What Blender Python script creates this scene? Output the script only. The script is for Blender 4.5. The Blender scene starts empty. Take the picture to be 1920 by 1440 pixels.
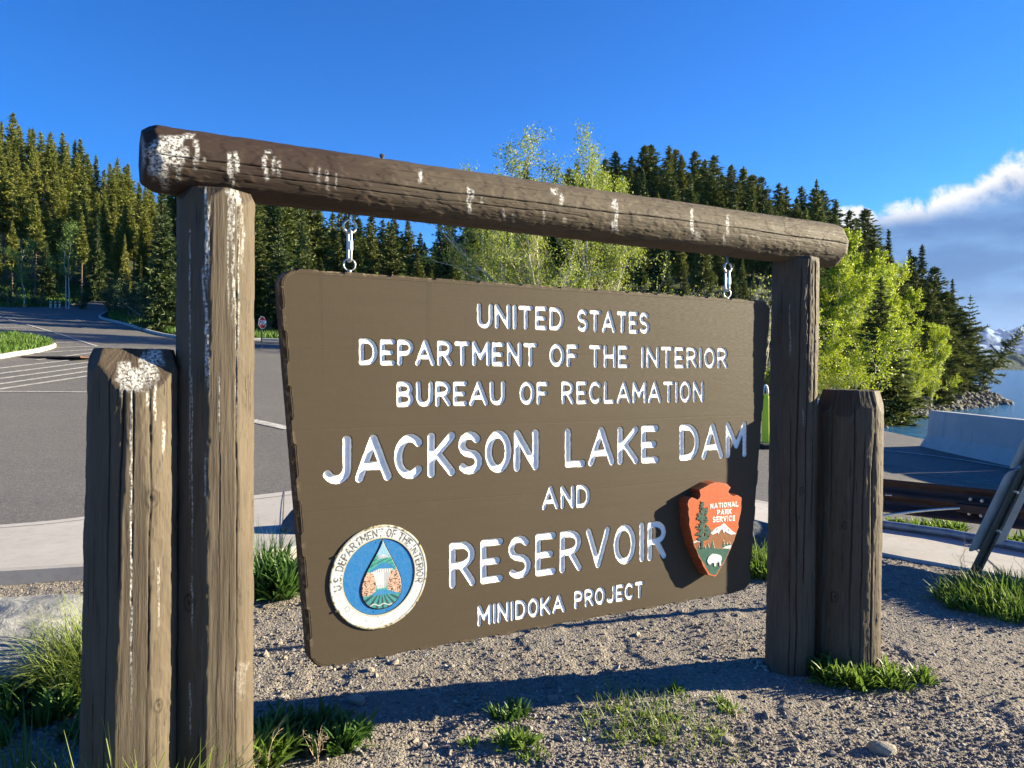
import bpy, math, random
import numpy as np
from mathutils import Vector, Matrix
from mathutils.geometry import delaunay_2d_cdt

S = bpy.context.scene
COL = S.collection
R = math.radians
# ------------------------------------------------------------------ camera
F, CX, HY, CAMZ = 1400.0, 960.0, 690.0, 1.65      # focal length, centre, horizon (photo pixels); eye height (m)
cam = bpy.data.cameras.new('camera')
cam.sensor_width = 36.0
cam.lens = 36.0 * F / 1920.0
cam.shift_y = -(720.0 - HY) / 1920.0
cam.clip_start, cam.clip_end = 0.05, 40000.0
camo = bpy.data.objects.new('camera', cam)
COL.objects.link(camo)
camo.location = (0, 0, CAMZ)
camo.rotation_euler = (R(90), 0, 0)
S.camera = camo
# ------------------------------------------------------------------ light
SUN_AZ, SUN_EL = R(78.3), R(16.0)                 # azimuth from +Y towards +X
SUNV = Vector((math.sin(SUN_AZ) * math.cos(SUN_EL), math.cos(SUN_AZ) * math.cos(SUN_EL), math.sin(SUN_EL)))
sl = bpy.data.lights.new('sun', 'SUN')
sl.energy = 5.0
sl.angle = R(0.5)
sl.color = (1.0, 0.885, 0.64)
so = bpy.data.objects.new('sun', sl)
COL.objects.link(so)
so.rotation_euler = SUNV.to_track_quat('Z', 'Y').to_euler()
S.view_settings.view_transform = 'Standard'
S.view_settings.look = 'None'
S.view_settings.gamma = 1.0
S.view_settings.exposure = 2.1

def world():
    w = bpy.data.worlds.new('World')
    S.world = w
    w.use_nodes = True
    nt = w.node_tree
    N, L = nt.nodes, nt.links
    N.clear()
    def M(op, a, b=None, c=None):
        n = N.new('ShaderNodeMath'); n.operation = op
        for i, v in enumerate((a, b, c)):
            if v is None: continue
            if isinstance(v, (int, float)): n.inputs[i].default_value = v
            else: L.new(v, n.inputs[i])
        return n.outputs[0]
    def MR(v, a, b, c, d):
        n = N.new('ShaderNodeMapRange'); n.interpolation_type = 'SMOOTHSTEP'
        L.new(v, n.inputs[0])
        for i, q in zip((1, 2, 3, 4), (a, b, c, d)): n.inputs[i].default_value = q
        return n.outputs[0]
    def MIX(f, a, b, mode='MIX'):
        n = N.new('ShaderNodeMix'); n.data_type = 'RGBA'; n.blend_type = mode
        for s, v in ((n.inputs[0], f), (n.inputs[6], a), (n.inputs[7], b)):
            if isinstance(v, tuple): s.default_value = v
            elif isinstance(v, float): s.default_value = v
            else: L.new(v, s)
        return n.outputs[2]
    sky = N.new('ShaderNodeTexSky'); sky.sky_type = 'NISHITA'
    sky.sun_disc = False
    sky.sun_elevation = SUN_EL
    sky.sun_rotation = SUN_AZ
    sky.altitude = 2000.0
    sky.air_density, sky.dust_density, sky.ozone_density = 1.0, 0.3, 3.0
    hs = N.new('ShaderNodeHueSaturation')
    hs.inputs['Saturation'].default_value = 1.28
    hs.inputs['Value'].default_value = 0.88
    L.new(sky.outputs[0], hs.inputs['Color'])
    tint = MIX(1.0, hs.outputs[0], (0.54, 0.99, 1.43, 1.0), 'MULTIPLY')
    tc = N.new('ShaderNodeTexCoord')
    sp = N.new('ShaderNodeSeparateXYZ'); L.new(tc.outputs['Generated'], sp.inputs[0])
    az = M('MULTIPLY', M('ARCTAN2', sp.outputs[0], sp.outputs[1]), 180 / math.pi)
    el = M('MULTIPLY', M('ARCSINE', sp.outputs[2]), 180 / math.pi)
    def noise(scale, detail, stretch=(1, 1, 1), dist=0.0, rough=0.55):
        mp = N.new('ShaderNodeMapping'); mp.inputs['Scale'].default_value = stretch
        L.new(tc.outputs['Generated'], mp.inputs[0])
        n = N.new('ShaderNodeTexNoise'); n.inputs['Scale'].default_value = scale
        n.inputs['Detail'].default_value = detail; n.inputs['Roughness'].default_value = rough
        n.inputs['Distortion'].default_value = dist
        L.new(mp.outputs[0], n.inputs['Vector'])
        return n.outputs[0]
    n1 = noise(19, 8, rough=0.66, dist=0.35)
    n2 = noise(9, 5, (1, 1, 3.5))
    top = M('ADD', M('MULTIPLY', M('SUBTRACT', az, 27.86), 0.38), 10.7)
    top = M('ADD', top, M('MULTIPLY', M('SUBTRACT', n1, 0.5), 4.2))
    dd = M('SUBTRACT', top, el)                       # degrees below the cloud's top edge
    edge = MR(dd, -0.25, 0.75, 0.0, 1.0)
    side = MR(M('ADD', az, M('MULTIPLY', n1, 3.0)), 24.5, 28.5, 0.0, 1.0)
    mask = M('MULTIPLY', edge, side)
    mask = M('MULTIPLY', mask, MR(az, 62.0, 90.0, 1.0, 0.0))
    lowm = M('MULTIPLY', MR(M('SUBTRACT', el, M('MULTIPLY', n2, 2.0)), 8.6, 9.6, 1.0, 0.0), MR(az, 20.0, 27.0, 0.0, 1.0))
    lowm = M('MULTIPLY', lowm, MR(az, 62.0, 90.0, 1.0, 0.0))
    bright = MR(dd, 0.5, 2.5, 1.0, 0.0)
    bright = M('MULTIPLY', bright, MR(el, 9.2, 11.0, 0.0, 1.0))
    bright = M('MULTIPLY', bright, MR(n1, 0.30, 0.62, 0.55, 1.0))
    grey = MIX(MR(n2, 0.35, 0.7, 0.0, 1.0), (0.020, 0.052, 0.125, 1), (0.040, 0.086, 0.172, 1))
    grey = MIX(MR(el, 1.0, 5.5, 0.5, 0.0), grey, (0.070, 0.110, 0.185, 1))
    ccol = MIX(bright, grey, (0.266, 0.256, 0.245, 1))
    # small white puff left of the bank
    d2 = M('ADD', M('POWER', M('DIVIDE', M('SUBTRACT', az, 24.6), 1.9), 2.0), M('POWER', M('DIVIDE', M('SUBTRACT', el, 10.1), 1.15), 2.0))
    puff = MR(M('ADD', d2, M('MULTIPLY', M('SUBTRACT', n1, 0.5), 2.4)), 0.5, 1.0, 1.0, 0.0)
    bgs = MIX(1.0, tint, (0.05, 0.05, 0.05, 1), 'MULTIPLY')
    c = MIX(lowm, bgs, grey)
    c = MIX(puff, c, (0.238, 0.243, 0.252, 1))
    c = MIX(mask, c, ccol)
    bg = N.new('ShaderNodeBackground'); bg.inputs['Strength'].default_value = 1.0
    L.new(c, bg.inputs['Color'])
    out = N.new('ShaderNodeOutputWorld')
    L.new(bg.outputs[0], out.inputs[0])
world()

# ------------------------------------------------------------------ helpers
def tag(o, label=None, cat=None, group=None, kind=None):
    if label: o['label'] = label
    if cat: o['category'] = cat
    if group: o['group'] = group
    if kind: o['kind'] = kind
    return o
def empty(name, loc=(0, 0, 0), label=None, cat=None, group=None):
    o = bpy.data.objects.new(name, None)
    o.empty_display_size = 0.2
    COL.objects.link(o)
    o.location = loc
    return tag(o, label, cat, group)
def mk(name, V, Fs, mat=None, parent=None, attrs=None, smooth=False, loc=None, cols=None):
    """V (n,3); Fs one (m,k) index array or a list of them -> one mesh object"""
    V = np.asarray(V, dtype=np.float32)
    if not isinstance(Fs, (list, tuple)): Fs = [Fs]
    Fs = [np.asarray(f, dtype=np.int32) for f in Fs if len(f)]
    me = bpy.data.meshes.new(name)
    me.vertices.add(len(V))
    me.vertices.foreach_set('co', V.ravel())
    nl = sum(f.size for f in Fs); nf = sum(len(f) for f in Fs)
    me.loops.add(nl)
    me.loops.foreach_set('vertex_index', np.concatenate([f.ravel() for f in Fs]))
    me.polygons.add(nf)
    tot = np.concatenate([np.full(len(f), f.shape[1], dtype=np.int32) for f in Fs])
    st = np.concatenate([[0], np.cumsum(tot)[:-1]]).astype(np.int32)
    me.polygons.foreach_set('loop_start', st)
    me.polygons.foreach_set('loop_total', tot)
    me.polygons.foreach_set('use_smooth', np.full(nf, bool(smooth)))
    for k, a in (attrs or {}).items():
        at = me.attributes.new(k, 'FLOAT', 'POINT')
        at.data.foreach_set('value', np.asarray(a, dtype=np.float32))
    for k, a in (cols or {}).items():
        at = me.attributes.new(k, 'FLOAT_COLOR', 'POINT')
        at.data.foreach_set('color', np.asarray(a, dtype=np.float32).ravel())
    me.update(calc_edges=True)
    me.validate()
    if mat: me.materials.append(mat)
    o = bpy.data.objects.new(name, me)
    COL.objects.link(o)
    if parent: o.parent = parent
    if loc is not None: o.location = loc
    return o
class MB:
    """collects shapes into one mesh"""
    def __init__(s): s.v, s.f, s.n = [], {}, 0
    def add(s, V, Fc):
        V = np.asarray(V, float)
        if not isinstance(Fc, list): Fc = [Fc]
        for f in Fc:
            f = np.asarray(f, int)
            s.f.setdefault(f.shape[1], []).append(f + s.n)
        s.v.append(V); s.n += len(V)
    def tube(s, pts, rad, n=8, cap=True):
        P = np.asarray(pts, float); m = len(P)
        rad = np.broadcast_to(np.asarray(rad, float), (m,))
        T = np.gradient(P, axis=0); T /= np.linalg.norm(T, axis=1)[:, None] + 1e-12
        up = np.array([0, 0, 1.0]) if abs(T[0, 2]) < 0.9 else np.array([1.0, 0, 0])
        V = []
        u = np.cross(up, T[0]); u /= np.linalg.norm(u)
        th = np.arange(n) / n * 2 * np.pi
        for i in range(m):
            u = u - T[i] * np.dot(u, T[i]); u /= np.linalg.norm(u) + 1e-12
            w = np.cross(T[i], u)
            V.append(P[i] + rad[i] * (np.cos(th)[:, None] * u + np.sin(th)[:, None] * w))
        V = np.concatenate(V)
        i, j = np.meshgrid(np.arange(m - 1), np.arange(n), indexing='ij')
        a = i * n + j; b = i * n + (j + 1) % n
        fs = [np.stack([a, b, b + n, a + n], -1).reshape(-1, 4)]
        if cap:
            V = np.concatenate([V, P[:1], P[-1:]]); c0 = m * n
            k = np.arange(n)
            fs.append(np.stack([np.full(n, c0), (k + 1) % n, k], -1))
            fs.append(np.stack([np.full(n, c0 + 1), (m - 1) * n + k, (m - 1) * n + (k + 1) % n], -1))
        s.add(V, fs)
    def loop(s, pts, r, n=8):
        P = np.asarray(pts, float)
        Q = np.concatenate([P, P[:1]])
        s.tube(Q, r, n, cap=False)
    def prism(s, poly, fr, ext):
        """closed polygon (k,2) in frame fr=(o,ax,ay,an), extruded from 0 to -ext along an"""
        o, ax, ay, an = [np.asarray(q, float) for q in fr]
        p = np.asarray(poly, float); k = len(p)
        top = o + p[:, :1] * ax + p[:, 1:] * ay
        V = np.concatenate([top, top - an * ext])
        i = np.arange(k); j = (i + 1) % k
        s.add(V, [np.stack([i, i + k, j + k, j], -1)])
        s.add(top, [np.arange(k)[None, :]]); s.add(top - an * ext, [np.arange(k)[::-1][None, :]])
    def box(s, c, hx, hy, hz):
        """box from centre and three half-axis vectors"""
        c, hx, hy, hz = [np.asarray(q, float) for q in (c, hx, hy, hz)]
        V = np.array([c + a * hx + b * hy + d * hz for d in (-1, 1) for b in (-1, 1) for a in (-1, 1)])
        s.add(V, [np.array([[0, 2, 3, 1], [4, 5, 7, 6], [0, 1, 5, 4], [2, 6, 7, 3], [0, 4, 6, 2], [1, 3, 7, 5]])])
    def build(s, name, mat, parent=None, smooth=False, attrs=None):
        return mk(name, np.concatenate(s.v), [np.concatenate(f) for f in s.f.values()], mat, parent, attrs, smooth)
def bevel(o, w, seg=2):
    m = o.modifiers.new('bevel', 'BEVEL'); m.width = w; m.segments = seg; m.limit_method = 'ANGLE'; m.angle_limit = R(40)
    return o

def _h(i, j, k, seed):
    h = (i.astype(np.uint32) * np.uint32(374761393) + j.astype(np.uint32) * np.uint32(668265263) + k.astype(np.uint32) * np.uint32(2246822519) + np.uint32((seed * 3266489917) & 0xffffffff))
    h = (h ^ (h >> np.uint32(13))) * np.uint32(1274126177)
    h = h ^ (h >> np.uint32(16))
    return (h & np.uint32(0xffffff)).astype(np.float32) / np.float32(0xffffff)
def vn(x, y, z=0.0, seed=0):
    """value noise 0..1"""
    x, y, z = np.broadcast_arrays(np.asarray(x, np.float32), np.asarray(y, np.float32), np.asarray(z, np.float32))
    fx, fy, fz = np.floor(x), np.floor(y), np.floor(z)
    i, j, k = fx.astype(np.int64), fy.astype(np.int64), fz.astype(np.int64)
    x, y, z = x - fx, y - fy, z - fz
    x, y, z = x * x * (3 - 2 * x), y * y * (3 - 2 * y), z * z * (3 - 2 * z)
    r = 0
    for a in (0, 1):
        for b in (0, 1):
            for c in (0, 1):
                w = (x if a else 1 - x) * (y if b else 1 - y) * (z if c else 1 - z)
                r = r + w * _h(i + a, j + b, k + c, seed)
    return r
def fbm(x, y, z=0.0, oct=4, seed=0, gain=0.5):
    s = 0; a = 1.0; t = 0; f = 1.0
    for o in range(oct):
        s = s + a * vn(np.asarray(x) * f, np.asarray(y) * f, np.asarray(z) * f, seed + o * 17)
        t += a; a *= gain; f *= 2.03
    return s / t
def sstep(x, a, b):
    t = np.clip((x - a) / (b - a), 0, 1)
    return t * t * (3 - 2 * t)
def proj(P):
    P = np.asarray(P, float)
    return CX + F * P[..., 0] / P[..., 1], HY + F * (CAMZ - P[..., 2]) / P[..., 1]
def P3(px, py, d):
    return np.array([(px - CX) / F * d, d, CAMZ - (py - HY) / F * d])
def inpoly(x, y, poly):
    p = np.asarray(poly, float); r = np.zeros(np.shape(x), bool)
    for (x0, y0), (x1, y1) in zip(p, np.roll(p, -1, 0)):
        c = ((y0 > y) != (y1 > y))
        if y1 != y0:
            r ^= c & (x < (x1 - x0) * (y - y0) / (y1 - y0) + x0)
    return r
def segd(x, y, pts, closed=False):
    """distance from points to a polyline"""
    p = np.asarray(pts, float)
    if closed: p = np.concatenate([p, p[:1]])
    d = np.full(np.shape(x), 1e9)
    for (x0, y0), (x1, y1) in zip(p[:-1], p[1:]):
        dx, dy = x1 - x0, y1 - y0
        t = np.clip(((x - x0) * dx + (y - y0) * dy) / (dx * dx + dy * dy + 1e-12), 0, 1)
        d = np.minimum(d, np.hypot(x - x0 - t * dx, y - y0 - t * dy))
    return d
def catmull(pts, n=8, closed=False):
    p = np.asarray(pts, float)
    if closed: q = np.concatenate([p[-1:], p, p[:2]])
    else: q = np.concatenate([2 * p[:1] - p[1:2], p, 2 * p[-1:] - p[-2:-1]])
    out = []
    for i in range(1, len(q) - 2):
        for t in np.arange(n) / n:
            a, b, c, d = q[i - 1], q[i], q[i + 1], q[i + 2]
            out.append(0.5 * (2 * b + (c - a) * t + (2 * a - 5 * b + 4 * c - d) * t * t + (3 * b - a - 3 * c + d) * t ** 3))
    if not closed: out.append(p[-1])
    return np.array(out)

# ------------------------------------------------------------------ materials
class NM:
    def __init__(s, name):
        s.m = bpy.data.materials.new(name); s.m.use_nodes = True
        s.nt = s.m.node_tree; s.N = s.nt.nodes; s.L = s.nt.links
        s.b = s.N['Principled BSDF']
        s.b.inputs['Specular IOR Level'].default_value = 0.3
        s._tc = None
    def _in(s, sock, v):
        if isinstance(v, (int, float)): sock.default_value = v
        elif isinstance(v, tuple): sock.default_value = v if len(v) == 4 or len(sock.default_value) == 3 else v + (1,)
        else: s.L.new(v, sock)
    def attr(s, n, out='Fac'):
        a = s.N.new('ShaderNodeAttribute'); a.attribute_name = n; return a.outputs[out]
    def rnd(s):
        return s.N.new('ShaderNodeObjectInfo').outputs['Random']
    def pos(s, kind='Object', scale=(1, 1, 1), rot=(0, 0, 0)):
        if kind == 'World': src = s.N.new('ShaderNodeNewGeometry').outputs['Position']
        else: src = s.N.new('ShaderNodeTexCoord').outputs[kind]
        mp = s.N.new('ShaderNodeMapping'); mp.inputs['Scale'].default_value = scale; mp.inputs['Rotation'].default_value = rot
        s.L.new(src, mp.inputs[0]); return mp.outputs[0]
    def noise(s, scale, detail=4, rough=0.55, vec=None, dist=0.0):
        n = s.N.new('ShaderNodeTexNoise'); n.inputs['Scale'].default_value = scale; n.inputs['Detail'].default_value = detail
        n.inputs['Roughness'].default_value = rough; n.inputs['Distortion'].default_value = dist
        s.L.new(vec if vec is not None else s.pos(), n.inputs['Vector']); return n.outputs[0]
    def voro(s, scale, vec=None, out='Distance', feat='F1'):
        n = s.N.new('ShaderNodeTexVoronoi'); n.inputs['Scale'].default_value = scale; n.feature = feat
        s.L.new(vec if vec is not None else s.pos(), n.inputs['Vector']); return n.outputs[out]
    def mr(s, v, a, b, c=0.0, d=1.0):
        n = s.N.new('ShaderNodeMapRange'); s._in(n.inputs[0], v)
        for i, q in zip((1, 2, 3, 4), (a, b, c, d)): n.inputs[i].default_value = q
        return n.outputs[0]
    def math(s, op, a, b=0.0):
        n = s.N.new('ShaderNodeMath'); n.operation = op; s._in(n.inputs[0], a); s._in(n.inputs[1], b); return n.outputs[0]
    def mix(s, f, a, b, mode='MIX'):
        n = s.N.new('ShaderNodeMix'); n.data_type = 'RGBA'; n.blend_type = mode
        s._in(n.inputs[0], f); s._in(n.inputs[6], a); s._in(n.inputs[7], b); return n.outputs[2]
    def ramp(s, f, stops):
        n = s.N.new('ShaderNodeValToRGB'); s._in(n.inputs[0], f)
        e = n.color_ramp.elements
        while len(e) < len(stops): e.new(0.5)
        for q, (p, c) in zip(e, stops): q.position = p; q.color = tuple(c) + (1,)
        return n.outputs[0]
    def bump(s, h, dist=0.01, strength=1.0, nrm=None):
        n = s.N.new('ShaderNodeBump'); n.inputs['Distance'].default_value = dist; n.inputs['Strength'].default_value = strength
        s.L.new(h, n.inputs['Height'])
        if nrm is not None: s.L.new(nrm, n.inputs['Normal'])
        return n.outputs[0]
    def set(s, col=None, rough=None, nrm=None, metal=None, spec=None):
        if col is not None: s._in(s.b.inputs['Base Color'], col)
        if rough is not None: s._in(s.b.inputs['Roughness'], rough)
        if nrm is not None: s.L.new(nrm, s.b.inputs['Normal'])
        if metal is not None: s._in(s.b.inputs['Metallic'], metal)
        if spec is not None: s._in(s.b.inputs['Specular IOR Level'], spec)
        return s.m
    def leafy(s, col, trans=0.4, rough=0.5):
        """diffuse + translucent leaf"""
        s._in(s.b.inputs['Base Color'], col); s.b.inputs['Roughness'].default_value = rough
        t = s.N.new('ShaderNodeBsdfTranslucent'); s._in(t.inputs['Color'], col)
        x = s.N.new('ShaderNodeMixShader'); x.inputs[0].default_value = trans
        s.L.new(s.b.outputs[0], x.inputs[1]); s.L.new(t.outputs[0], x.inputs[2])
        s.L.new(x.outputs[0], s.N['Material Output'].inputs[0]); return s.m

def M_wood():
    n = NM('painted_weathered_wood')
    v = n.pos('Object', (1, 1, 0.06))
    big = n.noise(9, 4, vec=n.pos('Object', (1, 1, 0.35)))
    grain = n.noise(95, 5, 0.65, vec=v)
    fine = n.noise(330, 3, 0.6, vec=n.pos('Object', (1, 1, 0.12)))
    c = n.mix(n.mr(big, 0.3, 0.7), (0.068, 0.052, 0.035), (0.097, 0.076, 0.052))
    c = n.mix(n.mr(grain, 0.52, 0.74, 0, 0.45), c, (0.145, 0.120, 0.090))
    c = n.mix(n.mr(grain, 0.44, 0.30, 0, 0.6), c, (0.034, 0.026, 0.019))
    fis = n.noise(150, 2, 0.5, vec=n.pos('Object', (1, 1, 0.018)))
    brk = n.noise(14, 3, 0.6, vec=n.pos('Object', (1, 1, 0.5)))
    fi = n.math('MULTIPLY', n.mr(fis, 0.36, 0.31), n.mr(brk, 0.42, 0.58))
    c = n.mix(n.math('MULTIPLY', fi, 0.8), c, (0.016, 0.013, 0.011))
    c = n.mix(n.attr('tone'), c, (0.034, 0.021, 0.016))
    c = n.mix(n.attr('crack'), c, (0.012, 0.010, 0.009))
    dn = n.noise(120, 4, 0.7, vec=n.pos('Object', (1, 1, 0.85)))
    d = n.math('MULTIPLY', n.attr('drop'), n.mr(dn, 0.40, 0.62, 0.0, 0.88))
    c = n.mix(d, c, (0.78, 0.77, 0.73))
    h = n.math('SUBTRACT', n.math('ADD', n.math('MULTIPLY', grain, 0.7), n.math('MULTIPLY', fine, 0.4)), n.math('MULTIPLY', fi, 0.9))
    return n.set(c, n.mr(grain, 0.3, 0.7, 0.62, 0.85), n.bump(h, 0.0028, 0.8), spec=0.18)
def M_board():
    n = NM('routed_board_paint')
    v = n.pos('Object')
    st = n.noise(24, 3, 0.6, vec=n.pos('Object', (1, 0.025, 1)))
    big = n.noise(2.2, 4, vec=v)
    fine = n.noise(260, 3, 0.6, vec=n.pos('Object', (0.12, 1, 1)))
    c = n.mix(n.mr(big, 0.3, 0.7), (0.0520, 0.0385, 0.0240), (0.0570, 0.0425, 0.0265))
    c = n.mix(n.math('MULTIPLY', n.mr(st, 0.60, 0.68, 0, 0.42), n.attr('high')), c, (0.033, 0.026, 0.019))
    wv = n.noise(200, 3, 0.6, vec=n.pos('Object', (1, 0.15, 1)))
    c = n.mix(n.mr(n.math('ADD', n.math('MULTIPLY', fine, 0.5), n.math('MULTIPLY', wv, 0.5)), 0.42, 0.6, 0.0, 0.25), c, (0.072, 0.055, 0.036))
    sc = n.noise(60, 2, 0.8, vec=n.pos('Object', (1, 1, 0.5), (0.2, 0.3, 0.5)), dist=1.5)
    c = n.mix(n.mr(sc, 0.74, 0.78, 0, 0.35), c, (0.20, 0.17, 0.125))
    du = n.noise(7, 5, 0.7, vec=v)
    c = n.mix(n.mr(du, 0.62, 0.8, 0, 0.10), c, (0.16, 0.14, 0.105))
    ch = n.noise(45, 3, 0.6, vec=n.pos('Object', (1, 1, 1)))
    wh = n.mix(n.mr(ch, 0.3, 0.75), (0.70, 0.70, 0.69), (0.84, 0.84, 0.82))
    inn = n.mr(n.attr('sdf'), 0.0005, -0.0012)
    c = n.mix(inn, c, wh)
    e = n.math('MULTIPLY', n.attr('edge'), n.mr(n.noise(30, 4, 0.7, vec=v), 0.5, 0.6))
    c = n.mix(e, c, (0.24, 0.19, 0.125))
    return n.set(c, n.mr(fine, 0.3, 0.7, 0.62, 0.8), n.bump(fine, 0.0006, 0.5), spec=0.16)
def M_flatcol(name, col, rough=0.5, metal=0.0, var=0.25, scale=20, bump=0.0):
    n = NM(name)
    x = n.noise(scale, 5, 0.6)
    a = tuple(c * (1 - var) for c in col); b = tuple(min(1, c * (1 + var)) for c in col)
    c = n.mix(n.mr(x, 0.3, 0.7), a, b)
    nr = n.bump(n.noise(scale * 6, 4, 0.6), bump) if bump else None
    return n.set(c, n.mr(x, 0.3, 0.7, rough * 0.8, min(1, rough * 1.2)), nr, metal)
def M_paint(name='enamel_paint'):
    n = NM(name)
    c = n.mix(1.0, n.attr('paint', 'Color'), (0.58, 0.58, 0.58), 'MULTIPLY')
    x = n.noise(60, 4, 0.7)
    c = n.mix(n.mr(x, 0.3, 0.75, 0.0, 0.10), c, n.mix(0.5, c, (0.75, 0.72, 0.66)))
    return n.set(c, 0.4, n.bump(n.noise(300, 3), 0.0006, 0.5), spec=0.4)
def M_leaf(name, c1, c2, trans=0.35, objvar=0.0, tip=None):
    n = NM(name)
    f = n.attr('rnd')
    if objvar: f = n.math('ADD', n.math('MULTIPLY', f, 1 - objvar), n.math('MULTIPLY', n.rnd(), objvar))
    c = n.mix(f, c1, c2)
    if tip: c = n.mix(n.mr(n.attr('len'), 0.45, 1.0, 0, 0.8), c, tip)
    return n.leafy(c, trans)
WOOD = M_wood(); BOARD = M_board(); PAINT = M_paint()
STEEL = M_flatcol('galvanised_steel', (0.55, 0.55, 0.53), 0.42, 0.85, 0.2, 40)
ALU = M_flatcol('weathered_aluminium', (0.30, 0.31, 0.31), 0.5, 0.45, 0.2, 9)
CORTEN = M_flatcol('rusted_guardrail_steel', (0.03, 0.012, 0.009), 0.7, 0.0, 0.4, 14, 0.002)
CONC = None
# ------------------------------------------------------------------ terrain
LAKE_Z = -2.5
SHORE = catmull([(13.5, -60), (13.5, 6), (13.8, 20), (15.5, 31), (19.5, 42), (26, 54), (40, 70), (55, 85), (62, 94), (63, 103), (66, 114), (76, 132), (100, 190)], 5)
LANDPOLY = np.concatenate([SHORE, [(40, 320), (-100, 700), (-3000, 700), (-3000, -60)]])
def softp(x): return np.where(x > 30, x, np.log1p(np.exp(np.minimum(x, 30))))
def Zt(x, y):
    x = np.asarray(x, float); y = np.asarray(y, float)
    t = -0.62 * x + 0.78 * y
    z = 0.105 * 2.0 * softp((np.minimum(t, 150) - 11) / 2.0)
    z = z + 0.25 * 5 * softp((np.minimum(t, 190) - 95) / 5) * sstep(-x / (np.abs(y) + 20), 0.20, 0.42)
    sx = np.where(x < 18, 17.0, 30.0)
    z = z + 14.0 * np.exp(-0.5 * ((x - 18) / sx) ** 2 - 0.5 * ((y - 125) / 35) ** 2)
    z = np.minimum(z, 60)
    far = (x > 5)
    sd = np.full(x.shape, 99.0)
    if np.any(far):
        d = segd(x[far], y[far], SHORE)
        ins = inpoly(x[far], y[far], LANDPOLY)
        sd[far] = np.where(ins, d, -d)
    return np.maximum(np.minimum(z, LAKE_Z + 0.55 * np.minimum(sd, 6) + 1.1 * np.maximum(sd - 6, 0) + 0.05), -9.0)
def zt(x, y): return float(Zt(np.array([x]), np.array([y]))[0])
def hit(px, py, dmax=400):
    """point of the terrain seen at a photo pixel"""
    d = np.concatenate([np.linspace(2, 30, 600), np.linspace(30, dmax, 3000)])
    x = (px - CX) / F * d; z = CAMZ - (py - HY) / F * d
    g = Zt(x, d)
    b = np.nonzero(z <= g)[0]
    if len(b) == 0: return None
    i = b[0]
    return np.array([x[i], d[i], g[i]])
NEARC = catmull([(-9, 4.1), (-6, 4.95), (-3.81, 5.52), (-2.7, 5.81), (-2.0, 6.05), (-1.0, 7.0), (0.6, 8.3), (1.8, 8.3), (2.6, 7.5), (3.13, 6.5), (3.6, 5.95), (3.95, 5.5), (5.2, 3.6), (6.5, 1.6)], 8)
FARC = catmull([(-9.8, 5.2), (-6.9, 6.1), (-4.73, 6.95), (-4.0, 7.5), (-2.93, 8.5), (-1.6, 9.5), (0.3, 10.0), (1.8, 9.7), (2.92, 8.8), (3.7, 7.57), (4.46, 6.5), (5.9, 4.4), (7.2, 2.4)], 8)
OUTER = [(8.6, -4), (8.7, 22), (7.4, 24), (3, 33), (-6, 40), (-13.4, 40), (-17.2, 38.3), (-24.9, 47.8), (-29.5, 53.5), (-32.5, 59), (-36.5, 68), (-41, 80), (-46, 90), (-49, 88), (-44.5, 78), (-42.0, 68), (-42.5, 61), (-47, 52), (-62, 44), (-75, 30), (-70, 0), (-30, -4)]
ROADP = np.concatenate([FARC[::-1], catmull(OUTER, 5)[::-1]][::1]) if False else np.concatenate([FARC, catmull(OUTER, 5)])
ISLAND = catmull([(-17.2, 27.2), (-16.9, 25.5), (-16.6, 24.0), (-16.5, 21), (-18, 19.5), (-24, 22), (-26, 30), (-22, 32.5), (-18.5, 30.2)], 5, True)

def axis(lo, hi, step, far_lo, far_hi, g=1.09, cap=14.0):
    a = list(np.arange(lo, hi, step)); s = step
    up = [a[-1]]
    while up[-1] < far_hi: s = min(s * g, cap); up.append(up[-1] + s)
    s = step; dn = [a[0]]
    while dn[-1] > far_lo: s = min(s * g, cap); dn.append(dn[-1] - s)
    return np.array(dn[:0:-1] + a + up[1:])
def micro(x, y):
    """small relief of the gravel close to the camera"""
    w = sstep(np.hypot(x - 0.5, (y - 3.5) * 0.8), 7.0, 4.0)
    z = 0.026 * (fbm(x * 2.2, y * 2.2, 0, 3, 3) - 0.5) + 0.009 * (fbm(x * 8, y * 8, 0, 3, 5) - 0.5)
    b = vn(x * 26, y * 26, 0, 8); z = z + 0.0035 * sstep(b, 0.45, 0.8) + 0.003 * (vn(x * 48, y * 48, 0, 9) - 0.5)
    # footprints and scuffs
    k = fbm(x * 5, y * 3.2, 4.0, 2, 31); z = z - 0.009 * sstep(k, 0.60, 0.72)
    return z * w
def Zg(x, y): return Zt(x, y) + micro(np.asarray(x, float), np.asarray(y, float))
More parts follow.
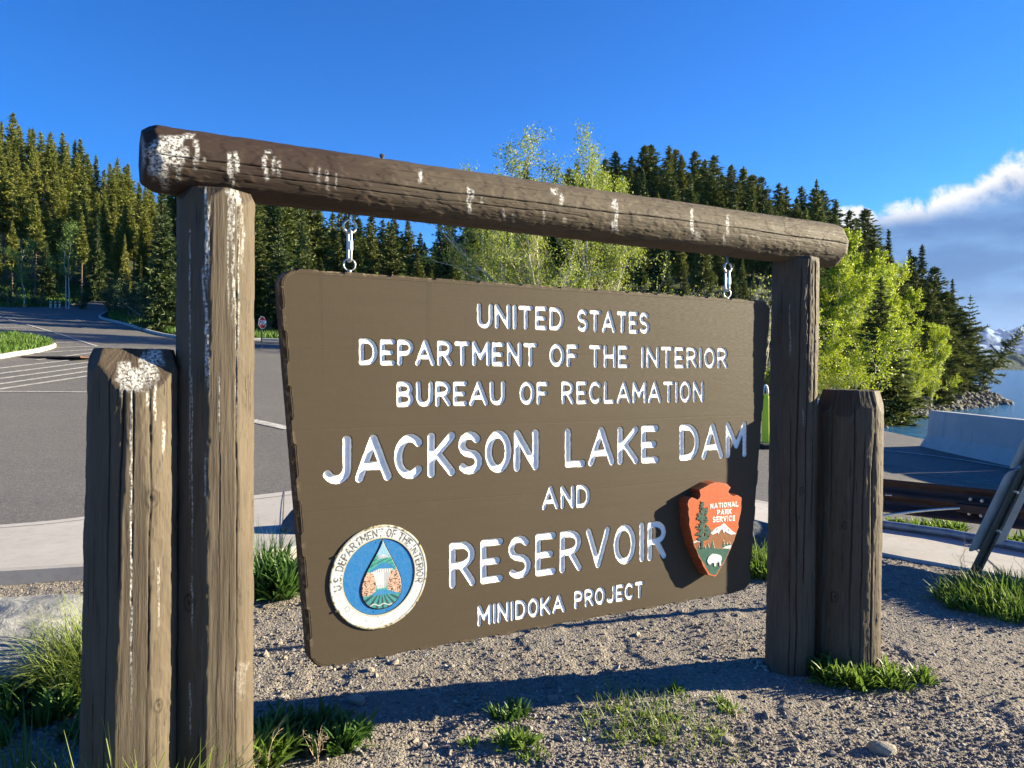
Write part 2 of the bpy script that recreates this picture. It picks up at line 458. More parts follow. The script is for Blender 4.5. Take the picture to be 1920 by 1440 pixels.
def build_ground():
    X = axis(-3.4, 4.6, 0.0125, -700, 700, 1.085)
    Y = axis(2.2, 6.6, 0.0125, -60, 900, 1.085)
    x, y = np.meshgrid(X, Y, indexing='ij')
    xf, yf = x.ravel(), y.ravel()
    z = Zt(xf, yf) + micro(xf, yf)
    ins = inpoly(xf, yf, ROADP)
    dist = np.hypot(xf, yf)
    z = z - np.where(ins, 0.06 + 0.004 * np.maximum(dist - 10, 0), 0)
    slab = inpoly(xf, yf, np.concatenate([NEARC, FARC[::-1]]))
    z = z - np.where(slab, 0.05, 0)
    veg = ((yf > 21) | (xf < -10)).astype(float) * (1 - ins)
    n, m = len(X), len(Y)
    i, j = np.meshgrid(np.arange(n - 1), np.arange(m - 1), indexing='ij')
    a = i * m + j
    Fc = np.stack([a, a + m, a + m + 1, a + 1], -1).reshape(-1, 4)
    q = NM('gravel_ground')
    p = q.pos('World')
    v1 = q.voro(70, p); v2 = q.voro(150, p)
    c1 = q.voro(70, p, 'Color'); 
    nz = q.noise(1.6, 5, 0.6, p); n2 = q.noise(240, 3, 0.6, p); n3 = q.noise(12, 4, 0.6, p)
    col = q.mix(q.mr(nz, 0.3, 0.7), (0.215, 0.186, 0.150), (0.172, 0.154, 0.130))
    col = q.mix(q.mr(n3, 0.35, 0.7, 0, 0.6), col, (0.262, 0.226, 0.178))
    sep = q.N.new('ShaderNodeSeparateColor'); q.L.new(c1, sep.inputs[0])
    col = q.mix(q.mr(sep.outputs[0], 0.0, 1.0, 0.0, 0.55), col, (0.18, 0.16, 0.143))
    col = q.mix(q.mr(sep.outputs[1], 0.8, 1.0, 0.0, 0.7), col, (0.38, 0.345, 0.30))
    gr = q.mix(q.mr(q.noise(0.6, 5, 0.65, p), 0.35, 0.65), (0.035, 0.060, 0.014), (0.060, 0.050, 0.026))
    col = q.mix(q.attr('veg'), col, gr)
    h = q.math('ADD', q.math('MULTIPLY', v1, -1.0), q.math('ADD', q.math('MULTIPLY', v2, -0.5), q.math('MULTIPLY', n2, 0.35)))
    q.set(col, 0.9, q.bump(h, 0.012, 0.8), spec=0.15)
    o = mk('ground', np.stack([xf, yf, z], -1), Fc, q.m, None, {'veg': veg}, smooth=True)
    tag(o, kind='structure')
build_ground()

def sheet(name, poly, dz, sp, mat, zf=None, keep=None):
    """flat-laid sheet over the terrain inside a plan polygon"""
    p = np.asarray(poly, float)
    lo, hi = p.min(0), p.max(0)
    gx, gy = np.meshgrid(np.arange(lo[0], hi[0], sp), np.arange(lo[1], hi[1], sp), indexing='ij')
    gx, gy = gx.ravel(), gy.ravel()
    k = inpoly(gx, gy, p) & (segd(gx, gy, p, True) > sp * 0.4)
    V = [Vector(q) for q in p] + [Vector(q) for q in np.stack([gx[k], gy[k]], -1)]
    n = len(p)
    r = delaunay_2d_cdt(V, [(i, (i + 1) % n) for i in range(n)], [], 1, 1e-5)
    vv = np.array([(q.x, q.y) for q in r[0]])
    z = (zf or Zt)(vv[:, 0], vv[:, 1]) + (dz(vv[:, 0], vv[:, 1]) if callable(dz) else dz)
    return mk(name, np.column_stack([vv, z]), [np.array([f for f in r[2] if len(f) == 3])], mat, smooth=True)
def M_asphalt():
    q = NM('worn_asphalt'); p = q.pos('World')
    f = q.noise(75, 3, 0.7, p); v = q.voro(110, p, 'Color'); b = q.noise(0.35, 4, 0.6, p); s = q.noise(0.5, 4, 0.6, q.pos('World', (0.5, 2.2, 1), (0, 0, 0.6)))
    sep = q.N.new('ShaderNodeSeparateColor'); q.L.new(v, sep.inputs[0])
    c = q.mix(q.mr(b, 0.3, 0.7), (0.095, 0.089, 0.080), (0.132, 0.123, 0.108))
    c = q.mix(q.mr(s, 0.55, 0.7, 0, 0.35), c, (0.075, 0.072, 0.07))
    c = q.mix(q.mr(sep.outputs[0], 0.55, 1.0, 0, 0.75), c, (0.25, 0.225, 0.195))
    c = q.mix(q.mr(sep.outputs[1], 0.6, 1.0, 0, 0.7), c, (0.040, 0.039, 0.04))
    v2 = q.voro(48, p, 'Color'); s2 = q.N.new('ShaderNodeSeparateColor'); q.L.new(v2, s2.inputs[0])
    c = q.mix(q.mr(s2.outputs[0], 0.72, 1.0, 0, 0.5), c, (0.25, 0.225, 0.195)); c = q.mix(q.mr(s2.outputs[1], 0.72, 1.0, 0, 0.5), c, (0.05, 0.048, 0.046))
    return q.set(c, q.mr(f, 0.3, 0.7, 0.62, 0.85), q.bump(q.math('ADD', f, sep.outputs[2]), 0.006, 0.7), spec=0.3)
def M_concrete(name, c1, c2, joints=False):
    q = NM(name); p = q.pos('World')
    b = q.noise(1.3, 5, 0.65, p); f = q.noise(130, 3, 0.7, p); g = q.noise(14, 4, 0.6, p)
    c = q.mix(q.mr(b, 0.3, 0.7), c1, c2)
    c = q.mix(q.mr(g, 0.5, 0.75, 0, 0.35), c, tuple(k * 0.62 for k in c1))
    c = q.mix(q.mr(f, 0.55, 0.75, 0, 0.35), c, tuple(k * 0.5 for k in c1))
    pit_dark = q.voro(16, p)
    c = q.mix(q.mr(pit_dark, 0.05, 0.09, 0.5, 0.0), c, tuple(k * 0.4 for k in c1))
    return q.set(c, 0.85, q.bump(f, 0.003, 0.7), spec=0.2)
ASPH = M_asphalt()
CONC = M_concrete('broomed_concrete', (0.35, 0.325, 0.295), (0.43, 0.405, 0.365))
BARC = M_concrete('barrier_concrete', (0.30, 0.30, 0.29), (0.40, 0.40, 0.385))
tag(sheet('road', ROADP, 0.004, 1.1, ASPH), kind='structure')

def build_sidewalk():
    n = 140
    def res(c):
        s = np.concatenate([[0], np.cumsum(np.hypot(*np.diff(c, axis=0).T))]); q = np.linspace(0, s[-1], n)
        return np.stack([np.interp(q, s, c[:, 0]), np.interp(q, s, c[:, 1])], -1)
    # match parameter by arc fraction
    a, b = res(NEARC), res(FARC)
    u = np.linspace(0, 1, n)
    hgt = 0.125 - 0.10 * sstep(a[:, 0], 1.5, 3.0)
    k = 5
    rows = []
    for w in np.linspace(0, 1, k):
        p = a * (1 - w) + b * w
        z = np.maximum(Zt(p[:, 0], p[:, 1]), 0) + hgt
        rows.append(np.column_stack([p, z]))
    lowa = rows[0].copy(); lowa[:, 2] -= 0.3
    lowb = rows[-1].copy(); lowb[:, 2] -= 0.3
    ea = rows[0].copy(); d = (rows[1] - rows[0]); d[:, 2] = 0; d /= np.linalg.norm(d, axis=1)[:, None]
    ea2 = rows[0] + d * 0.02; ea[:, 2] -= 0.02
    rows = [lowa, ea, ea2] + rows[1:] + [lowb]
    V = np.concatenate(rows); m = len(rows)
    i, j = np.meshgrid(np.arange(m - 1), np.arange(n - 1), indexing='ij')
    q = i * n + j
    Fc = np.stack([q, q + 1, q + n + 1, q + n], -1).reshape(-1, 4)
    tag(mk('sidewalk', V, Fc, CONC), kind='structure')
    # tooled joints across the walk, and the kerb joint along it
    g = MB()
    for t in list(range(6, n - 2, 9)):
        p0, p1 = rows[2][t], rows[-2][t]
        dv = (p1 - p0); dv[2] = 0; dv /= np.linalg.norm(dv); sd = np.array([-dv[1], dv[0], 0]) * 0.006
        up = np.array([0, 0, 0.003])
        g.add([p0 - sd + up, p0 + sd + up, p1 + sd + up, p1 - sd + up], [np.array([[0, 1, 2, 3]])])
    w = 0.9
    pts = a * (1 - w) + b * w; z = np.maximum(Zt(pts[:, 0], pts[:, 1]), 0) + hgt + 0.003
    P = np.column_stack([pts, z]); w2 = 0.908
    pts2 = a * (1 - w2) + b * w2; P2 = np.column_stack([pts2, np.maximum(Zt(pts2[:, 0], pts2[:, 1]), 0) + hgt + 0.003])
    q = np.arange(n - 1)
    g.add(np.concatenate([P, P2]), [np.stack([q, q + 1, q + 1 + n, q + n], -1)])
    tag(g.build('sidewalk_joint', M_flatcol('joint_dirt', (0.10, 0.09, 0.08), 0.9)), kind='structure')
build_sidewalk()

# painted markings on the road
def M_mark():
    q = NM('worn_road_paint'); p = q.pos('World')
    f = q.noise(9, 5, 0.75, p)
    c = q.mix(q.mr(f, 0.40, 0.60), (0.50, 0.48, 0.44), (0.24, 0.225, 0.205))
    return q.set(c, 0.75, q.bump(q.noise(90, 3), 0.003, 0.5))
MARK = M_mark()
def ribbon(mb, pts, w, dz=0.012):
    """painted line of width w (m) over ground points"""
    P = np.asarray(pts, float)[:, :2]
    s = np.concatenate([[0], np.cumsum(np.hypot(*np.diff(P, axis=0).T))])
    n = max(2, int(s[-1] / 0.7) + 1); q = np.linspace(0, s[-1], n)
    P = np.stack([np.interp(q, s, P[:, 0]), np.interp(q, s, P[:, 1])], -1)
    T = np.gradient(P, axis=0); T /= np.linalg.norm(T, axis=1)[:, None]
    Nn = np.stack([-T[:, 1], T[:, 0]], -1) * w / 2
    A, B = P - Nn, P + Nn
    d = dz + 0.0003 * np.hypot(P[:, 0], P[:, 1])
    V = np.concatenate([np.column_stack([A, Zt(A[:, 0], A[:, 1]) + d]), np.column_stack([B, Zt(B[:, 0], B[:, 1]) + d])])
    k = np.arange(n - 1)
    mb.add(V, [np.stack([k, k + 1, k + 1 + n, k + n], -1)])
mk_ = MB()
def pxline(pts): return [hit(*p) for p in pts]
edge = pxline([(-60, 578), (0, 595), (60, 612), (120, 630), (182, 650)])
ribbon(mk_, edge, 0.13)
def edge_x(y): return np.interp(y, [578, 595, 612, 630, 650, 660, 690, 736], [-60, 0, 60, 120, 182, 178, 175, 420])
for y0, y1 in [(604, 602), (610, 608), (617, 614), (624, 620), (631, 627), (639, 634), (648, 642), (658, 650), (668, 656)]:
    x1 = float(np.interp(y1, [578, 595, 612, 630, 650, 664], [-60, 0, 60, 120, 182, 182]))
    ribbon(mk_, pxline([(-30, y0), (x1, y1)]), 0.14)
for y0, y1, x0 in [(683.5, 660, 68), (694, 668, -20), (704, 676, -20), (714, 684, -20), (724, 692, -20), (734, 701, -20)]:
    if x0 > 0: ribbon(mk_, pxline([(x0, 676), (190, y1)]), 0.14)
    else: ribbon(mk_, pxline([(x0, y0), (200, y1)]), 0.14)
ribbon(mk_, pxline([(-40, 735), (100, 736), (330, 738)]), 0.12)
ribbon(mk_, pxline([(470, 789), (500, 796), (545, 806)]), 0.30)
ribbon(mk_, pxline([(0, 582), (70, 590), (130, 599), (160, 603)]), 0.12)
ribbon(mk_, pxline([(1600, 842), (1700, 850), (1800, 863), (1920, 884), (2100, 925)]), 0.10)
tag(mk_.build('road_marking', MARK), kind='structure')
yl = MB()
ribbon(yl, pxline([(0, 588), (60, 590), (140, 592)]), 0.12, 0.02)
dq = NM('road_dust'); dt = dq.N.new('ShaderNodeBsdfTransparent'); dx = dq.N.new('ShaderNodeMixShader')
dq.set((0.30, 0.25, 0.18), 0.95)
dq.L.new(dq.mr(dq.noise(2.2, 5, 0.7, dq.pos('World', (0.5, 1.6, 1), (0, 0, -0.75))), 0.42, 0.72, 0.0, 0.75), dx.inputs[0]); dq.L.new(dt.outputs[0], dx.inputs[1]); dq.L.new(dq.b.outputs[0], dx.inputs[2]); dq.L.new(dx.outputs[0], dq.N['Material Output'].inputs[0])
du = MB(); ribbon(du, pxline([(1560, 862), (1650, 876), (1760, 893), (1900, 918), (2150, 975)]), 0.55, 0.009); ribbon(du, pxline([(1560, 885), (1700, 903), (1900, 938), (2150, 1000)]), 0.35, 0.009)
tag(du.build('road_dust', dq.m), kind='structure')
tag(yl.build('centre_line', M_flatcol('yellow_road_paint', (0.40, 0.27, 0.06), 0.8)), kind='structure')

# raised kerbs: island and far verge
def kerb(name, line, closed, h=0.15, w=0.16, side=1):
    P = np.asarray(line, float)
    T = (np.roll(P, -1, 0) - np.roll(P, 1, 0)) if closed else np.gradient(P, axis=0)
    T /= np.linalg.norm(T, axis=1)[:, None]
    Nn = np.stack([-T[:, 1], T[:, 0]], -1) * side
    prof = [(0, -0.2), (0.0, h - 0.03), (0.03, h), (w, h), (w, -0.2)]
    V = np.concatenate([np.column_stack([P + Nn * o, Zt(P[:, 0], P[:, 1]) + z]) for o, z in prof])
    n = len(P); m = n if closed else n - 1
    k = np.arange(m); k2 = (k + 1) % n
    Fs = [np.stack([k + r * n, k2 + r * n, k2 + (r + 1) * n, k + (r + 1) * n], -1) for r in range(len(prof) - 1)]
    return tag(mk(name, V, [np.concatenate(Fs)], CONC), kind='structure')
kerb('island_kerb', ISLAND, True, side=-1)
oc = catmull(OUTER, 5)
vk = [q for q in oc if -37 < q[0] < 2 and 32 < q[1] < 69]
kerb('verge_kerb', vk, False, side=-1, h=0.13)
sheet_g = NM('turf_soil')
sheet_g.set(sheet_g.mix(sheet_g.mr(sheet_g.noise(3, 4), 0.3, 0.7), (0.05, 0.085, 0.018), (0.075, 0.085, 0.03)), 0.95)
isl_in = ISLAND + 0.0
cI = ISLAND.mean(0); isl_in = cI + (ISLAND - cI) * 0.965
tag(sheet('island_turf', isl_in, 0.13, 0.8, sheet_g.m), kind='structure')
# storm drain at the tip of the island
g = MB(); c = hit(112, 672); 
for k in range(7): g.box(c + np.array([-0.9 + 0.3 * k, 0, 0.03]), (0.05, 0, 0), (0, 0.42, 0), (0, 0, 0.02))
for s in (-1, 1): g.box(c + np.array([0, 0.45 * s, 0.035]), (1.0, 0, 0), (0, 0.06, 0), (0, 0, 0.03))
d = empty('storm_drain', c, 'rusty storm drain grate set in the road beside the grass island', 'drain grate')
o = g.build('grate', M_flatcol('rusted_grate', (0.12, 0.055, 0.03), 0.85, 0, 0.4, 12), d); o.location = -Vector(c)
g = MB(); g.box(c + np.array([0, 0, 0.012]), (1.05, 0, 0), (0, 0.55, 0), (0, 0, 0.008))
o = g.build('pit_dark', M_flatcol('drain_pit_shade', (0.02, 0.018, 0.016), 0.9), d); o.location = -Vector(c)  # flat near-black plate on the road, coloured as the shaded hollow under the bars

# ------------------------------------------------------------------ lake, far shore, mountain
def build_water():
    q = NM('lake_water'); p = q.pos('World', (0.45, 1.4, 1), (0, 0, 0.5))
    h = q.math('ADD', q.noise(1.1, 5, 0.6, p, 0.6), q.math('MULTIPLY', q.noise(0.16, 4, 0.5, p), 1.6))
    q.set((0.03, 0.125, 0.25), 0.14, q.bump(h, 0.42, 1.0), spec=0.3)
    q.b.inputs['IOR'].default_value = 1.33
    X = np.array([8, 60, 200, 800, 2500, 4500, 6600.]); Y = np.array([-200, 20, 80, 200, 600, 1600, 4000, 6700.])
    x, y = np.meshgrid(X, Y, indexing='ij')
    n, m = len(X), len(Y); i, j = np.meshgrid(np.arange(n - 1), np.arange(m - 1), indexing='ij'); a = i * m + j
    tag(mk('lake', np.stack([x.ravel(), y.ravel(), np.full(x.size, LAKE_Z)], -1), np.stack([a, a + m, a + m + 1, a + 1], -1).reshape(-1, 4), q.m), kind='structure')
build_water()
def build_far():
    # wooded far shore
    n = 420; x = np.linspace(300, 3200, n); y0 = 1500 + 0.10 * (x - 1000)
    top = LAKE_Z + 20 + 10 * fbm(x * 0.006, 0.5, 0, 3, 7) + 7 * vn(x * 0.12, 1.0, 0, 4) + 5 * vn(x * 0.31, 2.0, 0, 5)
    rows = [np.column_stack([x, y0, np.full(n, LAKE_Z - 2)]), np.column_stack([x, y0 + 25, LAKE_Z + (top - LAKE_Z) * 0.55]), np.column_stack([x, y0 + 55, top]), np.column_stack([x, y0 + 260, top * 0.6])]
    V = np.concatenate(rows); k = np.arange(n - 1)
    Fc = np.concatenate([np.stack([k + r * n, k + 1 + r * n, k + 1 + (r + 1) * n, k + (r + 1) * n], -1) for r in range(3)])
    q = NM('far_wood'); c = q.mix(q.mr(q.noise(0.05, 4, 0.7), 0.35, 0.65), (0.018, 0.035, 0.022), (0.04, 0.06, 0.03))
    q.set(c, 0.95, q.bump(q.noise(0.09, 4, 0.7), 8.0, 1.0))
    tag(mk('far_wooded_shore', V, Fc, q.m), kind='structure')
    # snow mountain
    X = np.linspace(2000, 6500, 260); Y = np.linspace(4300, 6600, 120)
    x, y = np.meshgrid(X, Y, indexing='ij')
    e = np.exp(-((x - 3420 - (y - 5200) * 0.3) / 620.0) ** 2) * 1.0 + 0.85 * np.exp(-((x - 4600) / 900.0) ** 2)
    prof = np.exp(-((y - 5300) / 620.0) ** 2)
    rid = 1 - np.abs(2 * fbm(x * 0.0028, y * 0.0028, 0, 5, 12, 0.55) - 1)
    z = prof * e * (130 + 150 * rid ** 1.4) + 25 * fbm(x * 0.012, y * 0.012, 0, 3, 9) - 30
    m = len(Y); n = len(X); i, j = np.meshgrid(np.arange(n - 1), np.arange(m - 1), indexing='ij'); a = i * m + j
    q = NM('hazed_snow_and_rock')
    geo = q.N.new('ShaderNodeNewGeometry'); sp = q.N.new('ShaderNodeSeparateXYZ'); q.L.new(geo.outputs['Normal'], sp.inputs[0])
    ps = q.N.new('ShaderNodeSeparateXYZ'); q.L.new(geo.outputs['Position'], ps.inputs[0])
    nn = q.noise(0.02, 5, 0.7, q.pos('World'))
    sn = q.math('ADD', sp.outputs[2], q.math('MULTIPLY', q.math('SUBTRACT', nn, 0.5), 0.9))
    hgt = q.mr(q.math('ADD', ps.outputs[2], q.math('MULTIPLY', nn, 120.0)), 90, 200, 0.0, 1.0)
    f = q.math('MULTIPLY', q.mr(sn, 0.62, 0.80), hgt)
    c = q.mix(f, (0.022, 0.042, 0.085), (0.17, 0.25, 0.40))  # distance haze and cloud shade are mixed into these blue snow and rock colours
    q.set(c, 0.9)
    tag(mk('mountain', np.stack([x.ravel(), y.ravel(), z.ravel()], -1), np.stack([a, a + m, a + m + 1, a + 1], -1).reshape(-1, 4), q.m, smooth=True), kind='structure')
build_far()
# ------------------------------------------------------------------ sign plane
AX = np.array([0.8459, 0.5333, 0.0]); NX_ = np.array([0.5333, -0.8459, 0.0])   # along the sign, and its normal (towards the viewer)
O0 = np.array([-0.979, 2.47, CAMZ])
def p2w(a, b, off=0.0):
    a, b, off = np.broadcast_arrays(np.asarray(a, float), np.asarray(b, float), np.asarray(off, float))
    return O0 + a[..., None] * AX + b[..., None] * np.array([0, 0, 1.0]) + off[..., None] * NX_
def px2p(px, py, off=0.0):
    px, py = np.asarray(px, float), np.asarray(py, float)
    d = np.stack([(px - CX) / F, np.ones_like(px), -(py - HY) / F], -1)
    t = (NX_ @ O0 + off - NX_[2] * 0 - NX_ @ np.array([0, 0, CAMZ]) * 0) / (d @ NX_)
    P = d * t[..., None] + np.array([0, 0, CAMZ])
    return (P - O0) @ AX, P[..., 2] - CAMZ
def plane_matrix(a=0.0, b=0.0, off=0.0):
    m = Matrix.Identity(4)
    m.col[0][:3] = AX; m.col[1][:3] = (0, 0, 1); m.col[2][:3] = NX_
    m.col[3][:3] = p2w(a, b, off)
    return m

# ------------------------------------------------------------------ logs
def log(name, p0, p1, r0, r1, seed, parent=None, cuts=(), cuts0=(), drops=(), ncrack=9, xdir=(1, 0, 0), tone=None, nth=300, dz=0.0055, flute=1.0, wob=0.02, fixed=(), facets=()):
    p0, p1 = np.asarray(p0, float), np.asarray(p1, float)
    ax = p1 - p0; Ln = np.linalg.norm(ax); ax /= Ln
    xd = np.asarray(xdir, float); xd = xd - ax * (xd @ ax); xd /= np.linalg.norm(xd); yd = np.cross(ax, xd)
    nz = int(Ln / dz)
    th = np.arange(nth) / nth * 2 * np.pi
    z = np.linspace(0, Ln, nz)
    T, Z = np.meshgrid(th, z, indexing='ij')
    c, s = np.cos(T), np.sin(T)
    Rz = r0 + (r1 - r0) * Z / Ln
    rr = Rz * (1 + wob * 2 * (fbm(c * 1.1, s * 1.1, Z * 0.9, 2, seed) - 0.5))
    g = fbm(c * Rz / 0.0085, s * Rz / 0.0085, Z / 0.16, 3, seed + 1)
    w = fbm(c * Rz / 0.03, s * Rz / 0.03, Z / 0.5, 2, seed + 2)
    pe = fbm(c * Rz / 0.022, s * Rz / 0.022, Z / 0.05, 3, seed + 3)
    rr = rr + flute * (0.0038 * (g - 0.5) + 0.006 * (w - 0.5)) + 0.0016 * sstep(pe, 0.46, 0.56)
    fine = fbm(c * Rz / 0.007, s * Rz / 0.007, Z / 0.02, 2, seed + 4)
    rough_band = sstep(fbm(c * 1.3, s * 1.3, Z * 1.5, 2, seed + 5), 0.45, 0.65)
    rr = rr + 0.0032 * rough_band * (fine - 0.5) * flute
    rnd = random.Random(seed)
    crack = np.zeros_like(rr)
    specs = [(rnd.uniform(0, 2 * np.pi), rnd.uniform(-0.2, 0.7) * Ln, rnd.uniform(0.25, 0.9) * Ln, rnd.uniform(0.004, 0.012), rnd.uniform(0.0012, 0.0032)) for _ in range(ncrack)]
    specs += [(t_, a_ * Ln, l_ * Ln, d_, w_) for t_, a_, l_, d_, w_ in fixed]
    specs += [(rnd.uniform(0, 2 * np.pi), rnd.uniform(0, 1) * Ln, rnd.uniform(0.05, 0.25), rnd.uniform(0.002, 0.005), rnd.uniform(0.0008, 0.0018)) for _ in range(ncrack * 4)]
    for k, (t0, za, ln, dp, wd) in enumerate(specs):
        tc = t0 + 0.16 * (vn(z * 1.3, k + 0.5, 0, seed + 40) - 0.5) + 0.07 * (vn(z * 6, k + 0.5, 0, seed + 41) - 0.5) + 0.02 * (vn(z * 30, k + 0.5, 0, seed + 42) - 0.5)
        tp = sstep(z, za, za + 0.12) * sstep(-z, -(za + ln), -(za + ln) + 0.12) * (0.45 + 0.75 * vn(z * 4, k + .3, 0, seed + 43))
        dth = (T - tc[None, :] + np.pi) % (2 * np.pi) - np.pi
        e = np.exp(-(dth * Rz / (wd + 1e-5)) ** 2) * tp[None, :]
        rr = rr - dp * e; crack = np.maximum(crack, np.clip(e * min(1.0, dp / 0.005) * 1.15, 0, 1))
    for k in range(5):
        t0, z0, kr = rnd.uniform(0, 6.28), rnd.uniform(0.08, 0.92) * Ln, rnd.uniform(0.012, 0.022)
        dth = ((T - t0 + np.pi) % (2 * np.pi) - np.pi) * Rz
        q = np.hypot(dth, (Z - z0) * 0.7)
        rr = rr + 0.004 * np.exp(-(q / (kr * 1.6)) ** 2) - 0.005 * np.exp(-(q / (kr * 0.5)) ** 2)
        crack = np.maximum(crack, 0.75 * np.exp(-((q - kr) / 0.003) ** 2) * (0.3 + vn(dth * 90, Z * 90, 0, seed)))
        crack = np.maximum(crack, 0.8 * np.exp(-(q / (kr * 0.35)) ** 2))
    for (ph, a) in facets:
        cc = np.cos(T - ph); rr = np.minimum(rr, np.where(cc > 0.05, (a + 0.0022 * (g - 0.5) + 0.003 * (w - 0.5)) / np.maximum(cc, 0.05), 9))
    cutw = np.zeros_like(rr)
    for (ph, a, b) in cuts:
        cc = np.cos(T - ph); lim = np.where(cc > 0.05, (a + b * (Ln - Z) + 0.003 * (g - 0.5)) / np.maximum(cc, 0.05), 9)
        cutw = np.maximum(cutw, (lim < rr)); rr = np.minimum(rr, lim)
    for (ph, a, b) in cuts0:
        cc = np.cos(T - ph); lim = np.where(cc > 0.05, (a + b * Z) / np.maximum(cc, 0.05), 9); rr = np.minimum(rr, lim)
    rows_r = [rr[:, :1] * k for k in (0.0, 0.3, 0.65, 0.93)] + [rr] + [rr[:, -1:] * k for k in (0.95, 0.7, 0.35, 0.0)]
    capz = lambda k: k * 0.0
    rows_z = [np.full((nth, 1), 0.0)] * 4 + [Z] + [Ln + 0.006 * (fbm(np.cos(th) * 4 * k, np.sin(th) * 4 * k, 0, 2, seed) - 0.5)[:, None] for k in (0.95, 0.7, 0.35, 0.0)]
    RR = np.concatenate(rows_r, 1); ZZ = np.concatenate(rows_z, 1)
    pad = lambda q, f=0.0: np.concatenate([np.full((nth, 4), f), q, np.full((nth, 4), f)], 1)
    crack = pad(crack, 0.25)
    TT = np.broadcast_to(th[:, None], RR.shape)
    L3 = np.stack([RR * np.cos(TT), RR * np.sin(TT), ZZ], -1)
    W = p0 + L3[..., :1] * xd + L3[..., 1:2] * yd + L3[..., 2:] * ax
    m = RR.shape[1]
    i, j = np.meshgrid(np.arange(nth), np.arange(m - 1), indexing='ij')
    a_ = i * m + j; b_ = ((i + 1) % nth) * m + j
    Fc = np.stack([a_, b_, b_ + 1, a_ + 1], -1).reshape(-1, 4)
    # droppings
    drop = np.zeros(RR.shape)
    if drops:
        nd = (np.cos(TT)[..., None] * xd + np.sin(TT)[..., None] * yd)
        tocam = np.array([0, 0, CAMZ]) - W; tocam /= np.linalg.norm(tocam, axis=-1)[..., None]
        facing = sstep((nd * tocam).sum(-1), 0.0, 0.15)
        facing[:, :4] = 1; facing[:, -4:] = 1
        X, Y = proj(W)
        for k, (cx, y0, y1, hw, st) in enumerate(drops):
            xx = (X - cx - hw * 1.1 * (vn(Y / 22, k, 0, 5) - 0.5) * (hw < 20)) / hw
            e = 1 - np.abs(xx) ** 2 + 1.5 * (fbm(X / 4.5, Y / 13, k, 3, 6) - 0.5)
            drop = np.maximum(drop, st * sstep(e, 0.15, 0.75) * sstep(Y, y0 - 3, y0 + 5) * sstep(-Y, -y1, -y1 + 0.35 * (y1 - y0)) * facing)
    tn = np.zeros(RR.shape) if tone is None else tone(ZZ, TT, seed)
    if cuts: tn = np.maximum(tn, 0.55 * pad(cutw) * (0.4 + vn(TT * 20, ZZ * 8, 0, 3)))
    tn = np.maximum(tn, pad(np.zeros_like(rr), 0.6))
    o = mk(name, L3.reshape(-1, 3), Fc, WOOD, None, {'crack': crack.ravel(), 'drop': drop.ravel(), 'tone': np.clip(tn, 0, 1).ravel()}, smooth=True)
    mw = Matrix.Identity(4); mw.col[0][:3] = xd; mw.col[1][:3] = yd; mw.col[2][:3] = ax; mw.col[3][:3] = p0
    o.matrix_world = mw
    if parent:
        o.parent = parent; o.matrix_parent_inverse = Matrix.Translation(parent.location).inverted()
    return o
def ring_cuts(n, R0, a, b, ph0=0.0, jit=0.0, seed=0):
    r = random.Random(seed)
    return [(ph0 + k * 2 * np.pi / n + r.uniform(-jit, jit), R0 * a * r.uniform(0.97, 1.03), b * r.uniform(0.85, 1.15)) for k in range(n)]

frame = empty('sign_frame', (-0.985, 2.47, 0), 'tall log frame of two round posts and a crossbeam splashed with white droppings', 'sign frame')
D = R(1)
log('post', (-0.993, 2.47, -0.4), (-0.977, 2.47, 2.225), 0.123, 0.119, 11, frame, ring_cuts(7, 0.122, 0.88, 0.42, 0.35, 0.15, 1), (),
    [(386, 352, 560, 3.0, 0.9), (391, 378, 540, 3.5, .8), (382, 500, 590, 3.0, .7), (387, 560, 735, 3, .8), (391, 600, 760, 2.5, .6), (356, 430, 1000, 1.6, .55), (360, 700, 1080, 1.5, .6), (385, 850, 960, 2, .5),
     (432, 352, 470, 4, .55), (437, 380, 625, 3.0, .7), (428, 400, 600, 2.2, .5), (447, 390, 700, 2, .45), (443, 560, 830, 2, .45), (455, 380, 520, 4, .3), (411, 700, 830, 1.5, .5), (360, 1080, 1190, 1.8, .5), (357, 1280, 1400, 2, .5), (438, 355, 392, 14, .7), (452, 1240, 1320, 14, .12)],
    ncrack=8, flute=0.6, facets=[(-78 * D - 0.46, 0.1125), (-78 * D + 0.36, 0.1155)], fixed=[(-1.10, 0.0, 0.75, 0.008, 0.002), (-0.65, 0.2, 0.85, 0.006, 0.0016)])
log('post', (1.502, 4.06, -0.4), (1.543, 4.06, 2.245), 0.124, 0.119, 23, frame, ring_cuts(7, 0.119, 0.90, 0.5, 0.1, 0.15, 2), (),
    [(1481, 570, 680, 2.0, .35), (1506, 765, 800, 1.5, .3)], ncrack=9, fixed=[(-1.72, 0.0, 1.0, 0.012, 0.0032), (-2.0, 0.0, 0.7, 0.006, 0.002), (-0.95, 0.45, 0.7, 0.012, 0.004)])
pa, pb = p2w(-0.222, 0.662), p2w(3.300, 0.690)
def btone(Z, T, seed):
    u = Z - 0.95 + 0.9 * (fbm(np.cos(T) * 1.2, np.sin(T) * 1.2, Z * 1.6, 3, 77) - 0.5)
    up = sstep(-np.sin(T), -0.5, 0.7)
    return sstep(-u, -0.35, 0.5) * (0.55 + 0.45 * up) * 0.95 + 0.25 * sstep(-Z, -3.0, -0.6) + 0.25 * sstep(vn(Z * 9, T * 2, 0, 4), 0.6, 0.9)
